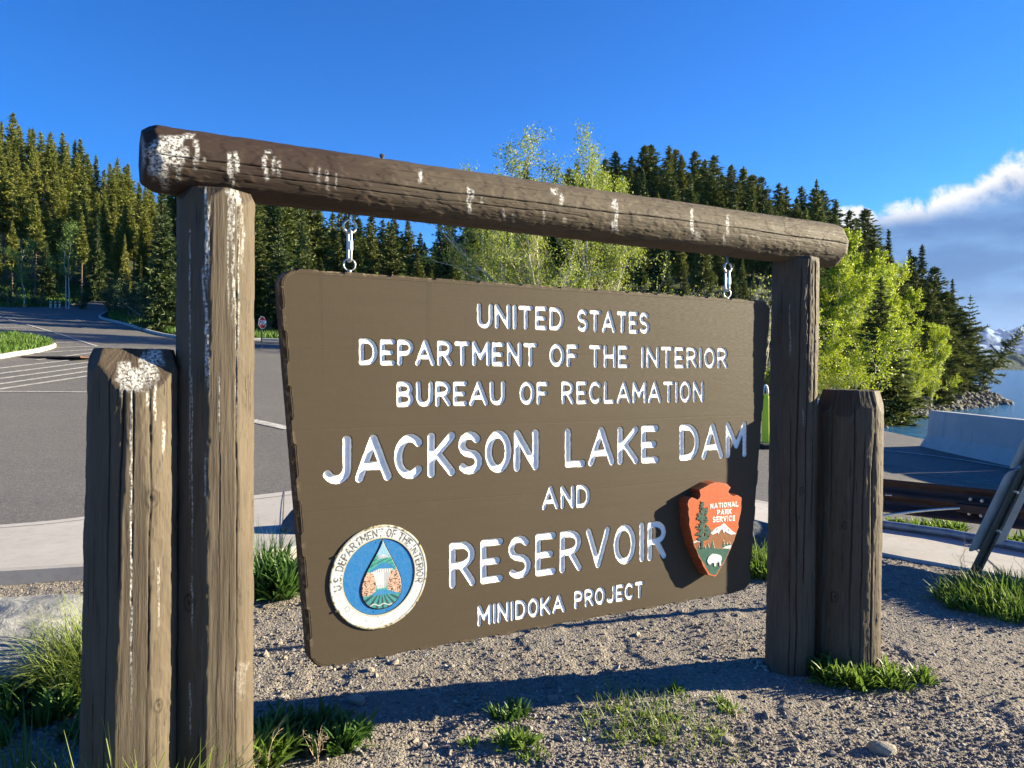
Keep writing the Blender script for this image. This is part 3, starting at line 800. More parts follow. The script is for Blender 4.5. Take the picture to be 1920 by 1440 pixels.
log('crossbeam', pa, pb, 0.103, 0.121, 37, frame, ring_cuts(9, 0.121, 0.86, 0.45, 0.2, 0.1, 4), ring_cuts(8, 0.104, 0.76, 0.60, 0.39, 0.06, 3),
    [(318, 254, 322, 30, 1.0), (300, 262, 345, 20, .95), (283, 268, 335, 9, .8), (268, 262, 320, 4, .7), (340, 275, 300, 14, .9), (338, 305, 345, 6, .7), (367, 262, 324, 6, 1.0), (356, 250, 262, 12, .9), (305, 325, 362, 10, .5), (383, 296, 305, 3, .8),
     (432, 286, 345, 5, .95), (445, 284, 330, 5.5, .95), (437, 300, 360, 3, .7), (498, 291, 345, 5, .95), (514, 293, 330, 3.5, .6), (523, 300, 335, 4, .6), (505, 281, 289, 8, .8), (600, 312, 350, 4, .5), (613, 318, 362, 3.5, .5), (630, 325, 360, 3, .45), (583, 315, 330, 5, .35),
     (787, 318, 346, 4.5, .9), (880, 350, 406, 4.6, 1.0), (887, 356, 378, 4, .7), (904, 368, 385, 3, .5), (1040, 353, 367, 8, 1.0), (1051, 362, 388, 4, .8), (945, 392, 420, 3.2, .6), (962, 400, 420, 2.5, .4), (1153, 373, 394, 7, 1.0), (1156, 386, 440, 4.0, 1.0), (1147, 412, 440, 3, .8), (1298, 391, 450, 3.8, 1.0), (1365, 403, 448, 4, .75), (1358, 440, 462, 2, .5), (1305, 430, 455, 6, .35), (1021, 395, 425, 2.5, .45), (1060, 405, 420, 5, .3)],
    ncrack=4, xdir=NX_, tone=btone, nth=300, dz=0.006, flute=0.5, fixed=[(0.05, -0.1, 1.2, 0.008, 0.0020), (-0.45, 0.25, 0.8, 0.004, 0.0014), (0.35, 0.0, 0.5, 0.005, 0.0014)])
R0 = 0.132
fl = -62.8 * D
log('wooden_post', (-1.214, 2.346, -0.4), (-1.188, 2.346, 1.71), 0.144, 0.125, 51, None,
    [(fl + 0.10, R0 * 0.22, 0.72), (fl - 1.25, R0 * 0.72, 0.42), (fl + 1.35, R0 * 0.80, 0.34), (fl + 2.4, R0 * 0.8, 0.3), (fl - 2.4, R0 * 0.8, 0.3)], (),
    [(232, 678, 735, 17, .8), (255, 690, 740, 24, .85), (275, 660, 735, 12, .7), (289, 655, 720, 13, .8), (300, 655, 690, 10, .75), (246, 735, 1400, 2.2, .75), (228, 720, 748, 3, .6), (275, 735, 765, 5, .6), (290, 715, 800, 3, .6), (307, 790, 860, 3, .5), (297, 1060, 1200, 2, .3)],
    ncrack=9, fixed=[(fl - 0.55, 0.0, 1.0, 0.009, 0.0026), (fl + 0.35, 0.3, 0.7, 0.006, 0.002)], flute=0.8, facets=[(-78 * D - 0.50, 0.121), (-78 * D + 0.33, 0.128)])
tag(bpy.data.objects['wooden_post'], 'short thick wooden post with axe-cut slanted top whitened by droppings, left of the tall frame', 'post')
log('wooden_post', (1.815, 4.10, -0.4), (1.858, 4.10, 1.53), 0.174, 0.166, 67, None, ring_cuts(8, 0.168, 0.78, 0.30, 0.2, 0.12, 5), (), [], ncrack=12,
    fixed=[(-1.85, 0.0, 1.0, 0.010, 0.003), (-1.55, 0.1, 0.8, 0.008, 0.0026), (-1.2, 0.0, 0.9, 0.012, 0.004)], flute=1.25)
tag(bpy.data.objects['wooden_post.001'], 'short thick dark wooden post with a blunt flat top, right of the tall frame', 'post')

g = MB(); q = p2w(0.585, 0.662 + 0.100); g.tube([q, q + np.array([0, 0, 0.030])], 0.006, 8); g.tube([q + np.array([0, 0, 0.024]), q + np.array([0, 0, 0.034])], 0.009, 6)
o = g.build('bolt', M_flatcol('rusted_bolt', (0.05, 0.03, 0.022), 0.7)); o.parent = frame; o.matrix_parent_inverse = Matrix.Translation(frame.location).inverted()
# ------------------------------------------------------------------ stroke lettering
def arc(cx, cy, rx, ry, a0, a1, n=9):
    t = np.linspace(a0, a1, n) * np.pi / 180
    return list(zip(cx + rx * np.cos(t), cy + ry * np.sin(t)))
GL = {
 'A': (.80, [[(0, 0), (.5, 1), (1, 0)], [(.17, .30), (.83, .30)]]),
 'B': (.60, [[(0, 0), (0, 1)] + arc(.45, .76, .48, .24, 90, -90) + [(0, .52)], [(.45, .52)] + arc(.48, .26, .52, .26, 90, -90) + [(0, 0)]]),
 'C': (.66, [arc(.54, .5, .54, .5, 48, 312, 17)]),
 'D': (.66, [[(0, 0), (0, 1), (.35, 1)] + arc(.40, .5, .60, .5, 90, -90, 11) + [(0, 0)]]),
 'E': (.52, [[(1, 1), (0, 1), (0, 0), (1, 0)], [(0, .49), (.82, .49)]]),
 'F': (.50, [[(1, 1), (0, 1), (0, 0)], [(0, .5), (.82, .5)]]),
 'H': (.62, [[(0, 0), (0, 1)], [(1, 0), (1, 1)], [(0, .5), (1, .5)]]),
 'I': (.02, [[(.5, 0), (.5, 1)]]),
 'J': (.58, [[(1, 1), (1, .32)] + arc(.52, .28, .48, .28, 0, -150, 9)]),
 'K': (.64, [[(0, 0), (0, 1)], [(1, 1), (.12, .43)], [(.28, .55), (1, 0)]]),
 'L': (.54, [[(0, 1), (0, 0), (1, 0)]]),
 'M': (.80, [[(0, 0), (0, 1), (.5, .30), (1, 1), (1, 0)]]),
 'N': (.66, [[(0, 0), (0, 1), (1, 0), (1, 1)]]),
 'O': (.68, [arc(.5, .5, .5, .5, 0, 360, 21)]),
 'P': (.58, [[(0, 0), (0, 1), (.4, 1)] + arc(.45, .73, .55, .27, 90, -90) + [(0, .46)]]),
 'R': (.60, [[(0, 0), (0, 1), (.4, 1)] + arc(.45, .74, .52, .26, 90, -90) + [(0, .48)], [(.45, .48), (1, 0)]]),
 'S': (.58, [arc(.5, .745, .46, .255, 35, 270, 10) + arc(.5, .25, .5, .24, 90, -145, 10)]),
 'T': (.62, [[(0, 1), (1, 1)], [(.5, 1), (.5, 0)]]),
 'U': (.64, [[(0, 1), (0, .36)] + arc(.5, .36, .5, .36, 180, 360, 11) + [(1, 1)]]),
 'V': (.72, [[(0, 1), (.5, 0), (1, 1)]]),
 '.': (.02, [[(.5, 0), (.5, .03)]]),
}
def layout(word, gap):
    """strokes of a word as polylines in (0..1, 0..1)"""
    x = 0; out = []
    for ch in word:
        if ch == ' ': x += 0.42; continue
        w, st = GL[ch]
        out.append((ch, [[(x + p[0] * w, p[1]) for p in s] for s in st])); x += w + gap
    W = x - gap
    return [(ch, [[(p[0] / W, p[1]) for p in s] for s in st]) for ch, st in out]

# words: text, line, (left x, top y, bottom y), (right x, top y, bottom y) in photo pixels, stroke radius (m)
WORDS = [
 ('UNITED', 0, (895, 568.5, 615.5), (1057.5, 576.5, 619.5), .0098), ('STATES', 0, (1083, 579.5, 622), (1218.5, 586, 626), .0098),
 ('DEPARTMENT', 1, (674, 634, 684.5), (1008, 643, 687), .0100), ('OF', 1, (1031, 644.5, 687.5), (1085, 646, 688), .0098), ('THE', 1, (1105.5, 646.5, 689), (1179.5, 648, 690), .0096), ('INTERIOR', 1, (1203, 649, 690), (1364.5, 652.5, 690.5), .0092),
 ('BUREAU', 2, (744.5, 715, 763.5), (948, 714.5, 759.5), .0102), ('OF', 2, (975, 715, 759), (1029, 715.5, 758.5), .0098), ('RECLAMATION', 2, (1054, 715, 758), (1319.5, 715, 754), .0092),
 ('JACKSON', 3, (603, 819, 910), (1011, 804.5, 881), .0172), ('LAKE', 3, (1059.5, 802.5, 877), (1235, 797, 867.5), .0165), ('DAM', 3, (1275, 796, 864), (1400, 790.5, 857), .0160),
 ('AND', 4, (1017, 912, 956.5), (1106.5, 908.5, 951), .0100),
 ('RESERVOIR', 5, (843.5, 1018, 1104), (1250, 975.5, 1047), .0152),
 ('MINIDOKA', 6, (896, 1136, 1174.5), (1060, 1113, 1147.5), .0084), ('PROJECT', 6, (1077.5, 1108.5, 1142), (1208, 1089, 1120), .0084),
]
CORN = [px2p(*c) for c in [(521.5, 501), (1446, 564.5), (1405, 1107), (584, 1257)]]      # TL TR BR BL
CORN = np.array([[float(a), float(b)] for a, b in CORN])
def rounded(corn, r, n=14):
    out = []
    k = len(corn)
    for i in range(k):
        p = corn[i]; u = corn[i - 1] - p; v = corn[(i + 1) % k] - p
        u /= np.linalg.norm(u); v /= np.linalg.norm(v)
        ang = math.acos(np.clip(u @ v, -1, 1)); d = r / math.tan(ang / 2)
        c = p + (u + v) / np.linalg.norm(u + v) * r / math.sin(ang / 2)
        a, b = p + u * d - c, p + v * d - c
        for t in np.linspace(0, 1, n):
            w = (1 - t) * a + t * b; out.append(c + w / np.linalg.norm(w) * r)
    return np.array(out)
def resample(p, ds):
    q = np.concatenate([p, p[:1]]); s = np.concatenate([[0], np.cumsum(np.hypot(*np.diff(q, axis=0).T))])
    n = int(s[-1] / ds); t = np.arange(n) / n * s[-1]
    return np.stack([np.interp(t, s, q[:, 0]), np.interp(t, s, q[:, 1])], -1), t, s[-1]
sign = empty('hanging_sign', p2w(1.48, 0.39), 'big brown dam sign board with carved white lettering, hanging from the log frame', 'sign')
sign.location = p2w(1.48, 0.39)
def on_sign(o, a=0, b=0, off=0):
    o.parent = sign; o.matrix_parent_inverse = Matrix.Identity(4)
    o.matrix_local = Matrix.Translation(sign.location).inverted() @ plane_matrix(a, b, off)
    return o
SIGN_T = 0.066
def build_board():
    nu, nv = 1060, 610
    u, v = np.meshgrid(np.linspace(0, 1, nu), np.linspace(0, 1, nv), indexing='ij')
    TL, TR, BR, BL = CORN
    P = ((1 - u)[..., None] * ((1 - v)[..., None] * BL + v[..., None] * TL) + u[..., None] * ((1 - v)[..., None] * BR + v[..., None] * TR))
    A, B = P[..., 0], P[..., 1]
    sdf = np.full(A.shape, 0.05); rr = np.full(A.shape, 0.01); lid = np.full(A.shape, -1)
    for wi, (word, line, lf, rt, r) in enumerate(WORDS):
        r = r * 0.93
        q = np.array([px2p(lf[0], lf[1]), px2p(lf[0], lf[2]), px2p(rt[0], rt[1]), px2p(rt[0], rt[2])], float)
        tl, bl, tr, br = q
        ux = (br - bl) / np.linalg.norm(br - bl)
        tl = tl + ux * r + [0, -r]; bl = bl + ux * r + [0, r]; tr = tr - ux * r + [0, -r]; br = br - ux * r + [0, r]
        rn = random.Random(wi + 5)
        for ch, st in layout(word, 0.34 if line != 3 else 0.32):
            jx, jy = rn.uniform(-.002, .002), rn.uniform(-.012, .012)
            lines = []
            for s in st:
                x = np.array([p[0] for p in s])[:, None] + jx; y = np.array([p[1] for p in s])[:, None]
                y = y + jy * y
                lines.append((1 - x) * ((1 - y) * bl + y * tl) + x * ((1 - y) * br + y * tr))
            al = np.concatenate(lines); m = r + 0.008
            lo, hi = al.min(0) - m, al.max(0) + m
            cols = np.nonzero((A.min(1) <= hi[0]) & (A.max(1) >= lo[0]))[0]
            rws = np.nonzero((B.min(0) <= hi[1]) & (B.max(0) >= lo[1]))[0]
            sl_ = np.s_[cols[0]:cols[-1] + 1, rws[0]:rws[-1] + 1]
            d = np.full(A[sl_].shape, 9.0)
            wv = 0.0009 * (vn(A[sl_] * 55, B[sl_] * 55, 0, wi) - 0.5) * 2
            for ln in lines: d = np.minimum(d, segd(A[sl_], B[sl_], ln))
            s_ = d + wv - r
            bet = s_ < sdf[sl_]
            sdf[sl_] = np.where(bet, s_, sdf[sl_]); rr[sl_] = np.where(bet, r, rr[sl_]); lid[sl_] = np.where(bet & (s_ < 0.006), wi, lid[sl_])
    d = np.clip((sdf + rr) / rr, 0, 1)
    dep = np.where(sdf < 0, rr * 0.80 * np.sqrt(np.clip(1 - d ** 2.4, 0, 1)), 0)
    dep = np.minimum(dep, rr * 0.56)
    hz = -dep + 0.0007 * (fbm(A * 3, B * 30, 0, 3, 3) - 0.5)
    # plank joints
    for vj in (0.205, 0.395, 0.60, 0.80): hz = hz - 0.0003 * np.exp(-((v - vj - 0.002 * np.sin(u * 9)) / 0.0016) ** 2)
    out = rounded(CORN, 0.062)
    loc, sarc, per = resample(out, 0.006)
    ins = inpoly(A, B, out)
    near = np.full(A.shape, 0.1)
    bm = (u < 0.09) | (u > 0.91) | (v < 0.09) | (v > 0.91)
    near[bm] = segd(A[bm], B[bm], out, True)
    ok = ins & (near > 0.005)
    idx = np.arange(nu * nv).reshape(nu, nv)
    f = np.stack([idx[:-1, :-1], idx[1:, :-1], idx[1:, 1:], idx[:-1, 1:]], -1)
    okf = ok[:-1, :-1] & ok[1:, :-1] & ok[1:, 1:] & ok[:-1, 1:]
    sm = np.minimum(np.minimum(sdf[:-1, :-1], sdf[1:, :-1]), np.minimum(sdf[1:, 1:], sdf[:-1, 1:])) < 0.0022
    fl_ = np.max(np.stack([lid[:-1, :-1], lid[1:, :-1], lid[1:, 1:], lid[:-1, 1:]]), 0)
    V = np.stack([A, B, hz], -1).reshape(-1, 3); sd = np.clip(sdf, -0.02, 0.02).ravel(); hi_ = sstep(v, 0.45, 0.9).ravel()
    def sub(name, fsel, parent):
        fs = f[fsel]; us, inv = np.unique(fs, return_inverse=True)
        return mk(name, V[us], inv.reshape(-1, 4), BOARD, parent, {'sdf': sd[us], 'high': hi_[us], 'edge': np.zeros(len(us))}, smooth=True)
    face = okf & ~(sm & (fl_ >= 0))
    # edge of the board: lip, chamfer with routed stops, side, back
    nrm = np.roll(loc, -1, 0) - np.roll(loc, 1, 0); nrm = np.stack([nrm[:, 1], -nrm[:, 0]], -1); nrm /= np.linalg.norm(nrm, axis=1)[:, None]
    if (nrm * (loc - loc.mean(0))).sum() < 0: nrm = -nrm
    ph = (sarc + 0.03 * np.sin(sarc * 3.1)) % 0.185
    dash = sstep(ph, 0.0, 0.008) * sstep(-ph, -0.115, -0.107)
    c = 0.0018 + 0.0105 * dash; cd = 0.0025 + 0.013 * dash
    jag = 0.0009 * (vn(sarc * 60, 0, 0, 2) - 0.5)
    rows = [(loc - nrm * 0.017, np.full(len(loc), 0.0009)), (loc - nrm * c[:, None], np.full(len(loc), 0.0009)), (loc + nrm * jag[:, None], -cd), (loc + nrm * jag[:, None], np.full(len(loc), -SIGN_T)), (loc * 0.5 + loc.mean(0) * 0.5, np.full(len(loc), -SIGN_T)), (loc * 0.0 + loc.mean(0), np.full(len(loc), -SIGN_T))]
    RV = np.concatenate([np.column_stack([p, z]) for p, z in rows]); n = len(loc)
    k = np.arange(n); k2 = (k + 1) % n
    rf = np.concatenate([np.stack([k + i * n, k2 + i * n, k2 + (i + 1) * n, k + (i + 1) * n], -1) for i in range(len(rows) - 1)])
    if True: rf = rf[:, ::-1]
    fs = f[face]; us, inv = np.unique(fs, return_inverse=True)
    nb = len(us)
    eg = np.concatenate([np.zeros(n), 0.35 * dash * 0 + 0.3 * np.ones(n), 0.8 * np.ones(n), np.zeros(3 * n)])
    VV = np.concatenate([V[us], RV]); 
    o = mk('board', VV, np.concatenate([inv.reshape(-1, 4), rf + nb]), BOARD, None,
           {'sdf': np.concatenate([sd[us], np.full(len(RV), .05)]), 'high': np.concatenate([hi_[us], np.zeros(len(RV))]), 'edge': np.concatenate([np.zeros(nb), eg])}, smooth=False)
    sf = np.ones(len(o.data.polygons), bool); sf[len(fs):] = False
    o.data.polygons.foreach_set('use_smooth', sf)
    on_sign(o)
    names = ['UNITED STATES', 'DEPARTMENT OF THE INTERIOR', 'BUREAU OF RECLAMATION', 'JACKSON LAKE DAM', 'AND', 'RESERVOIR', 'MINIDOKA PROJECT']
    for wi, wd in enumerate(WORDS):
        t = sub('lettering', okf & sm & (fl_ == wi), None)
        on_sign(t); t['label'] = 'carved white word ' + wd[0] + ' in the line ' + names[wd[1]] if wd[0] != names[wd[1]] else 'carved white word ' + wd[0]
build_board()

# ------------------------------------------------------------------ round seal
def cut(x, y, poly): return inpoly(x, y, poly)
def build_seal():
    a0, b0 = [float(q) for q in px2p(712.5, 1081.5, 0.006)]
    Rm = 0.192
    nr, ntt = 150, 460
    rad = np.linspace(0, Rm, nr); th = np.arange(ntt) / ntt * 2 * np.pi
    Rr, T = np.meshgrid(rad, th, indexing='ij')
    la, lb = Rr * np.cos(T), Rr * np.sin(T)
    W = p2w(a0 + la, b0 + lb, 0.006)
    X, Y = proj(W); zx, zy = (X - 560) * 4.8, (Y - 940) * 4.8
    drop = catmull([(757, 348), (735, 400), (700, 470), (650, 560), (608, 640), (577, 720), (562, 800), (576, 880), (620, 940), (680, 968), (740, 970), (805, 953), (870, 908), (914, 840), (929, 765), (920, 690), (890, 610), (850, 530), (810, 450), (780, 395)], 4, True)
    ind = cut(zx, zy, drop); dd = segd(zx, zy, drop, True)
    h = np.where(Rr > 0.1835, 0.0135, np.where(Rr > 0.141, 0.011, 0.004))
    h = np.where(Rr > 0.1905, 0.011, h)
    h = np.where(Rr < 0.141, np.maximum(h, 0.004 + 0.008 * np.where(ind, sstep(dd, 0, 7), 0)), h)
    col = np.zeros(Rr.shape + (3,)); col[:] = (0.76, 0.79, 0.82)
    def put(m, c, k=1.0):
        m = np.asarray(m, float)[..., None] * k
        col[:] = col * (1 - m) + np.array(c) * m
    wear = fbm(zx / 26, zy / 26, 0, 4, 21)
    put(Rr > 0.1835, (0.66, 0.58, 0.34)); put((Rr > 0.1835) & (wear > 0.50), (0.68, 0.67, 0.62)); put((Rr > 0.183) & (wear < 0.36), (0.17, 0.14, 0.07))
    put((Rr < 0.1465) & (Rr > 0.140), (0.66, 0.62, 0.45))
    blue = Rr < 0.1405
    put(blue, (0.006, 0.21, 0.56)); put(blue & (Rr > 0.1385), (0.01, 0.07, 0.14))
    I = ind
    put(I, (0.33, 0.60, 0.76))
    put(I & (zy > 487), (0.04, 0.40, 0.33))
    put(cut(zx, zy, [(688, 528), (720, 492), (760, 476), (800, 487), (835, 503), (800, 505), (740, 515)]) & I, (0.52, 0.56, 0.62))
    put(cut(zx, zy, [(730, 494), (760, 477), (792, 487), (770, 490), (750, 488)]) & I, (0.80, 0.82, 0.85))
    st = np.sin((zy + 0.55 * zx) / 6.0 + 2 * vn(zx / 30, zy / 30))
    put(I & (zy > 505) & (zy < 620) & (st > 0.75), (0.02, 0.12, 0.12))
    put(cut(zx, zy, [(625, 645), (690, 592), (745, 552), (800, 552), (850, 580), (865, 615), (840, 600), (720, 606), (660, 640)]) & I, (0.02, 0.24, 0.55))
    rl = cut(zx, zy, [(590, 655), (640, 640), (672, 650), (690, 720), (697, 790), (690, 812), (640, 852), (560, 870), (550, 790), (570, 700)]) & I
    rg = cut(zx, zy, [(845, 618), (885, 605), (915, 680), (935, 750), (925, 820), (860, 818), (795, 792), (800, 745), (820, 650)]) & I
    put(rl | rg, (0.70, 0.42, 0.29))
    spk = vn(zx / 9, zy / 9, 0, 31)
    put((rl | rg) & (spk > 0.66), (0.10, 0.05, 0.035)); put((rl | rg) & (spk < 0.22), (0.80, 0.62, 0.48))
    dam = cut(zx, zy, [(645, 645), (720, 607), (850, 602), (822, 645), (797, 745), (785, 775), (705, 790), (690, 720), (672, 652)]) & I
    put(dam, (0.76, 0.77, 0.78)); put(dam & (zx > 768 + (zy - 640) * 0.02) & (zy > 640), (0.50, 0.52, 0.56)); put(dam & (zy < 640) & (np.sin(zx / 3.2) > 0.6), (0.3, 0.3, 0.32))
    put(dam & (zy > 752) & (np.sin(zx / 2.6) > 0.3), (0.45, 0.46, 0.48))
    put(cut(zx, zy, [(630, 860), (715, 797), (800, 792), (870, 815), (925, 822), (820, 830), (700, 852)]) & I, (0.03, 0.27, 0.56))
    fld = I & (zy > 852 - (zx - 640) * 0.10)
    put(fld, (0.05, 0.33, 0.33)); ang = np.arctan2(zx - 745, zy - 790)
    put(fld & (np.sin(ang * 19) > 0.25), (0.008, 0.07, 0.08))
    put(I & (np.abs(zy - 928 + (zx - 740) * 0.10 - 8 * np.sin(zx / 14)) < 5) & (zx > 640) & (zx < 840), (0.72, 0.72, 0.66))
    put((dd < 6) & blue, (0.006, 0.012, 0.025))
    for q in ((697, 376), (820, 365), (674, 1000), (795, 983)): put(np.hypot(zx - q[0], zy - q[1]) < 6, (0.004, 0.01, 0.02))
    # ring lettering
    def ang_of(zx_, zy_):
        a, b = px2p(zx_ / 4.8 + 560, zy_ / 4.8 + 940, 0.006); return math.atan2(b - b0, a - a0)
    txt = 'U.S. DEPARTMENT OF THE INTERIOR'
    g0 = ang_of(362, 800); g1 = ang_of(1112, 730)
    if g0 < 0: g0 += 2 * math.pi
    word = layout(txt, 0.34)
    mask = np.zeros(Rr.shape, bool)
    TT = np.where(T > 1.5 * np.pi, T - 2 * np.pi, T)
    for ch, sts in word:
        for s in sts:
            q = np.array([(g0 + (g1 - g0) * p[0], 0.1495 + 0.027 * p[1]) for p in s])
            if len(q) < 2: continue
            xy = np.stack([q[:, 1] * np.cos(q[:, 0]), q[:, 1] * np.sin(q[:, 0])], -1)
            lo, hi = xy.min(0) - .004, xy.max(0) + .004
            bx = (la > lo[0]) & (la < hi[0]) & (lb > lo[1]) & (lb < hi[1])
            if bx.any(): mask[bx] |= segd(la[bx], lb[bx], xy) < 0.0025
    fade = fbm(zx / 13, zy / 13, 0, 3, 44)
    put(mask & (fade > 0.35), (0.085, 0.068, 0.035), 0.95)
    put(np.abs(np.hypot(zx - 440, zy - 970) - 22) < 3, (0.2, 0.17, 0.1), 0.6 )
    chip = fbm(zx / 10, zy / 10, 0, 3, 63); put((Rr > 0.145) & (chip > 0.78), (0.25, 0.22, 0.17))
    h = h * 0.5 + 0.0005 * (fbm(zx / 7, zy / 7, 0, 3, 2) - 0.5)
    V = np.stack([la, lb, h], -1).reshape(-1, 3)
    side = np.stack([Rm * np.cos(th), Rm * np.sin(th), np.zeros(ntt)], -1)
    V = np.concatenate([V, side]); cc = np.concatenate([col.reshape(-1, 3), np.tile([[0.12, 0.10, 0.05]], (ntt, 1))])
    i, j = np.meshgrid(np.arange(nr), np.arange(ntt), indexing='ij'); j2 = (j + 1) % ntt
    Fc = np.stack([i * ntt + j, (i + 1) * ntt + j, (i + 1) * ntt + j2, i * ntt + j2], -1)
    cols = np.concatenate([cc, np.ones((len(cc), 1))], 1)
    rr_f = 0.5 * (rad[:-1] + rad[1:])
    ring_rows = np.concatenate([rr_f > 0.143, [True]])
    def part(name, rows, smooth=False):
        f = Fc[rows].reshape(-1, 4); us, inv = np.unique(f, return_inverse=True)
        return mk(name, V[us], inv.reshape(-1, 4), PAINT, None, None, smooth, cols={'paint': cols[us]})
    disc = part('round_seal', ~ring_rows); on_sign(disc, a0, b0, 0.0)
    disc['label'] = 'round blue seal with a teardrop picture of a white dam between cliffs'
    rim = part('rim', ring_rows); rim.parent = disc; rim['label'] = 'white ring with worn dark lettering round the blue seal'
    bolt_mat = M_flatcol('dark_bolt', (0.06, 0.05, 0.04), 0.5)
    for q in ((318, 487), (316, 1013), (1088, 386), (1066, 905)):
        a, b = px2p(q[0] / 4.8 + 560, q[1] / 4.8 + 940, 0.012); v = np.array([a - a0, b - b0]); v = v / np.linalg.norm(v) * (Rm + 0.002)
        g = MB(); g.tube([(v[0], v[1], 0.0), (v[0], v[1], 0.008)], 0.0045, 8)
        m = g.build('mounting_bolt', bolt_mat); m.parent = disc
build_seal()

# ------------------------------------------------------------------ arrowhead emblem
def build_arrow():
    outl = np.array([(780, 150), (820, 160), (858, 164), (900, 205), (878, 238), (875, 264), (900, 285), (930, 300), (975, 290), (1022, 318), (1019, 380), (1020, 430), (1010, 500), (995, 560), (985, 610), (990, 650), (974, 690), (956, 740), (938, 800), (912, 856), (897, 900), (868, 960), (836, 1030), (800, 1088), (770, 1140), (742, 1192), (722, 1207), (690, 1197), (650, 1188), (620, 1132), (588, 1080), (574, 1035), (545, 990), (522, 920), (490, 862), (478, 800), (463, 740), (450, 680), (435, 620), (440, 560), (427, 500), (430, 440), (417, 395), (430, 345), (462, 315), (490, 325), (528, 345), (555, 320), (565, 290), (550, 235), (600, 205), (660, 170), (720, 152)], float)
    q = np.concatenate([outl, outl[:1]]); den = []
    r = random.Random(3)
    for p0, p1 in zip(q[:-1], q[1:]):
        n = max(2, int(np.hypot(*(p1 - p0)) / 9))
        for t in np.arange(n) / n: den.append(p0 * (1 - t) + p1 * t + np.array([r.uniform(-1.6, 1.6), r.uniform(-1.6, 1.6)]))
    den = np.array(den)
    st = 4.0
    gx, gy = np.meshgrid(np.arange(410, 1030, st), np.arange(146, 1210, st), indexing='ij'); gx, gy = gx.ravel(), gy.ravel()
    k = inpoly(gx, gy, den) & (segd(gx, gy, den, True) > 4)
    pts = np.concatenate([den, np.stack([gx[k], gy[k]], -1)]); n = len(den)
    rr = delaunay_2d_cdt([Vector(p) for p in pts], [(i, (i + 1) % n) for i in range(n)], [], 1, 1e-4)
    zz = np.array([(p.x, p.y) for p in rr[0]]); tri = np.array([f for f in rr[2] if len(f) == 3])
    x, y = zz[:, 0], zz[:, 1]
    off = 0.060
    a, b = px2p(x / 6 + 1220, y / 6 + 880, off)
    col = np.zeros((len(x), 3)); col[:] = (0.66, 0.115, 0.012)
    hgt = np.zeros(len(x))
    def put(m, c, h=None):
        col[m] = c
        if h is not None: hgt[m] = h
    G = (0.018, 0.115, 0.075)
    put(cut(x, y, [(610, 830), (650, 790), (678, 742), (740, 727), (770, 690), (795, 670), (830, 706), (880, 722), (953, 735), (936, 800), (908, 852), (830, 872), (800, 892), (720, 890), (600, 892)]), (0.32, 0.115, 0.028))
    put(cut(x, y, [(482, 828), (530, 812), (562, 822), (568, 890), (518, 900)]), (0.27, 0.09, 0.022))
    put(cut(x, y, [(512, 905), (570, 886), (640, 886), (700, 882), (730, 890), (800, 891), (890, 893), (872, 945), (835, 1020), (780, 1108), (735, 1188), (700, 1186), (662, 1170), (600, 1060), (560, 1000)]), G)
    put(cut(x, y, [(806, 888), (845, 866), (908, 850), (896, 892)]), (0.80, 0.80, 0.80))
    put(cut(x, y, [(795, 872), (840, 845), (905, 838), (905, 850), (850, 862), (812, 886)]), G)
    put(cut(x, y, [(674, 718), (720, 665), (775, 640), (820, 604), (862, 645), (912, 690), (962, 728), (900, 737), (850, 712), (832, 692), (822, 730), (802, 672), (782, 690), (758, 735), (752, 712), (690, 738)]), (0.82, 0.82, 0.82), .0015)
    put(cut(x, y, [(735, 672), (760, 655), (740, 690)]) | cut(x, y, [(860, 668), (900, 690), (870, 690)]), (0.10, 0.12, 0.12))
    put(segd(x, y, [(482, 826), (528, 804), (560, 818)]) < 7, (0.82, 0.82, 0.82))
    for cx, by, h, w in ((697, 890, 92, 24), (645, 890, 60, 18), (820, 868, 78, 17), (545, 892, 44, 12), (612, 892, 36, 12), (858, 852, 32, 12), (888, 846, 36, 9)):
        put(cut(x, y, [(cx - w, by), (cx, by - h), (cx + w, by)]), G, .001)
    tr = [(560, 362), (596, 360), (600, 400), (590, 418), (606, 440), (560, 446), (545, 430), (562, 415), (548, 398), (566, 392)], \
         [(556, 450), (610, 440), (640, 425), (640, 478), (622, 515), (652, 570), (620, 606), (570, 585), (518, 570), (514, 540), (540, 520), (516, 512), (530, 492), (556, 486)], \
         [(506, 640), (560, 618), (520, 610), (600, 598), (650, 640), (680, 690), (672, 740), (640, 790), (598, 806), (540, 804), (516, 778), (560, 752), (496, 738), (530, 706), (562, 690), (500, 668)]
    m = (np.abs(x - 578) < 13) & (y > 430) & (y < 892)
    for t in tr: m |= cut(x, y, t)
    gap = vn(x / 15, y / 10, 0, 12) > 0.74
    m &= ~(gap & (y < 760) & (np.abs(x - 578) > 6))
    put(m, (0.016, 0.10, 0.065), .003)
    put(cut(x, y, catmull([(640, 1000), (655, 973), (690, 953), (742, 955), (790, 975), (797, 1012), (787, 1035), (790, 1078), (770, 1082), (766, 1048), (738, 1052), (732, 1088), (710, 1088), (708, 1058), (690, 1052), (660, 1074), (640, 1056), (632, 1030)], 3, True)), (0.84, 0.84, 0.84), .003)
    put(np.hypot((x - 660) / 4, (y - 998) / 9) < 1, (0.1, 0.1, 0.1))
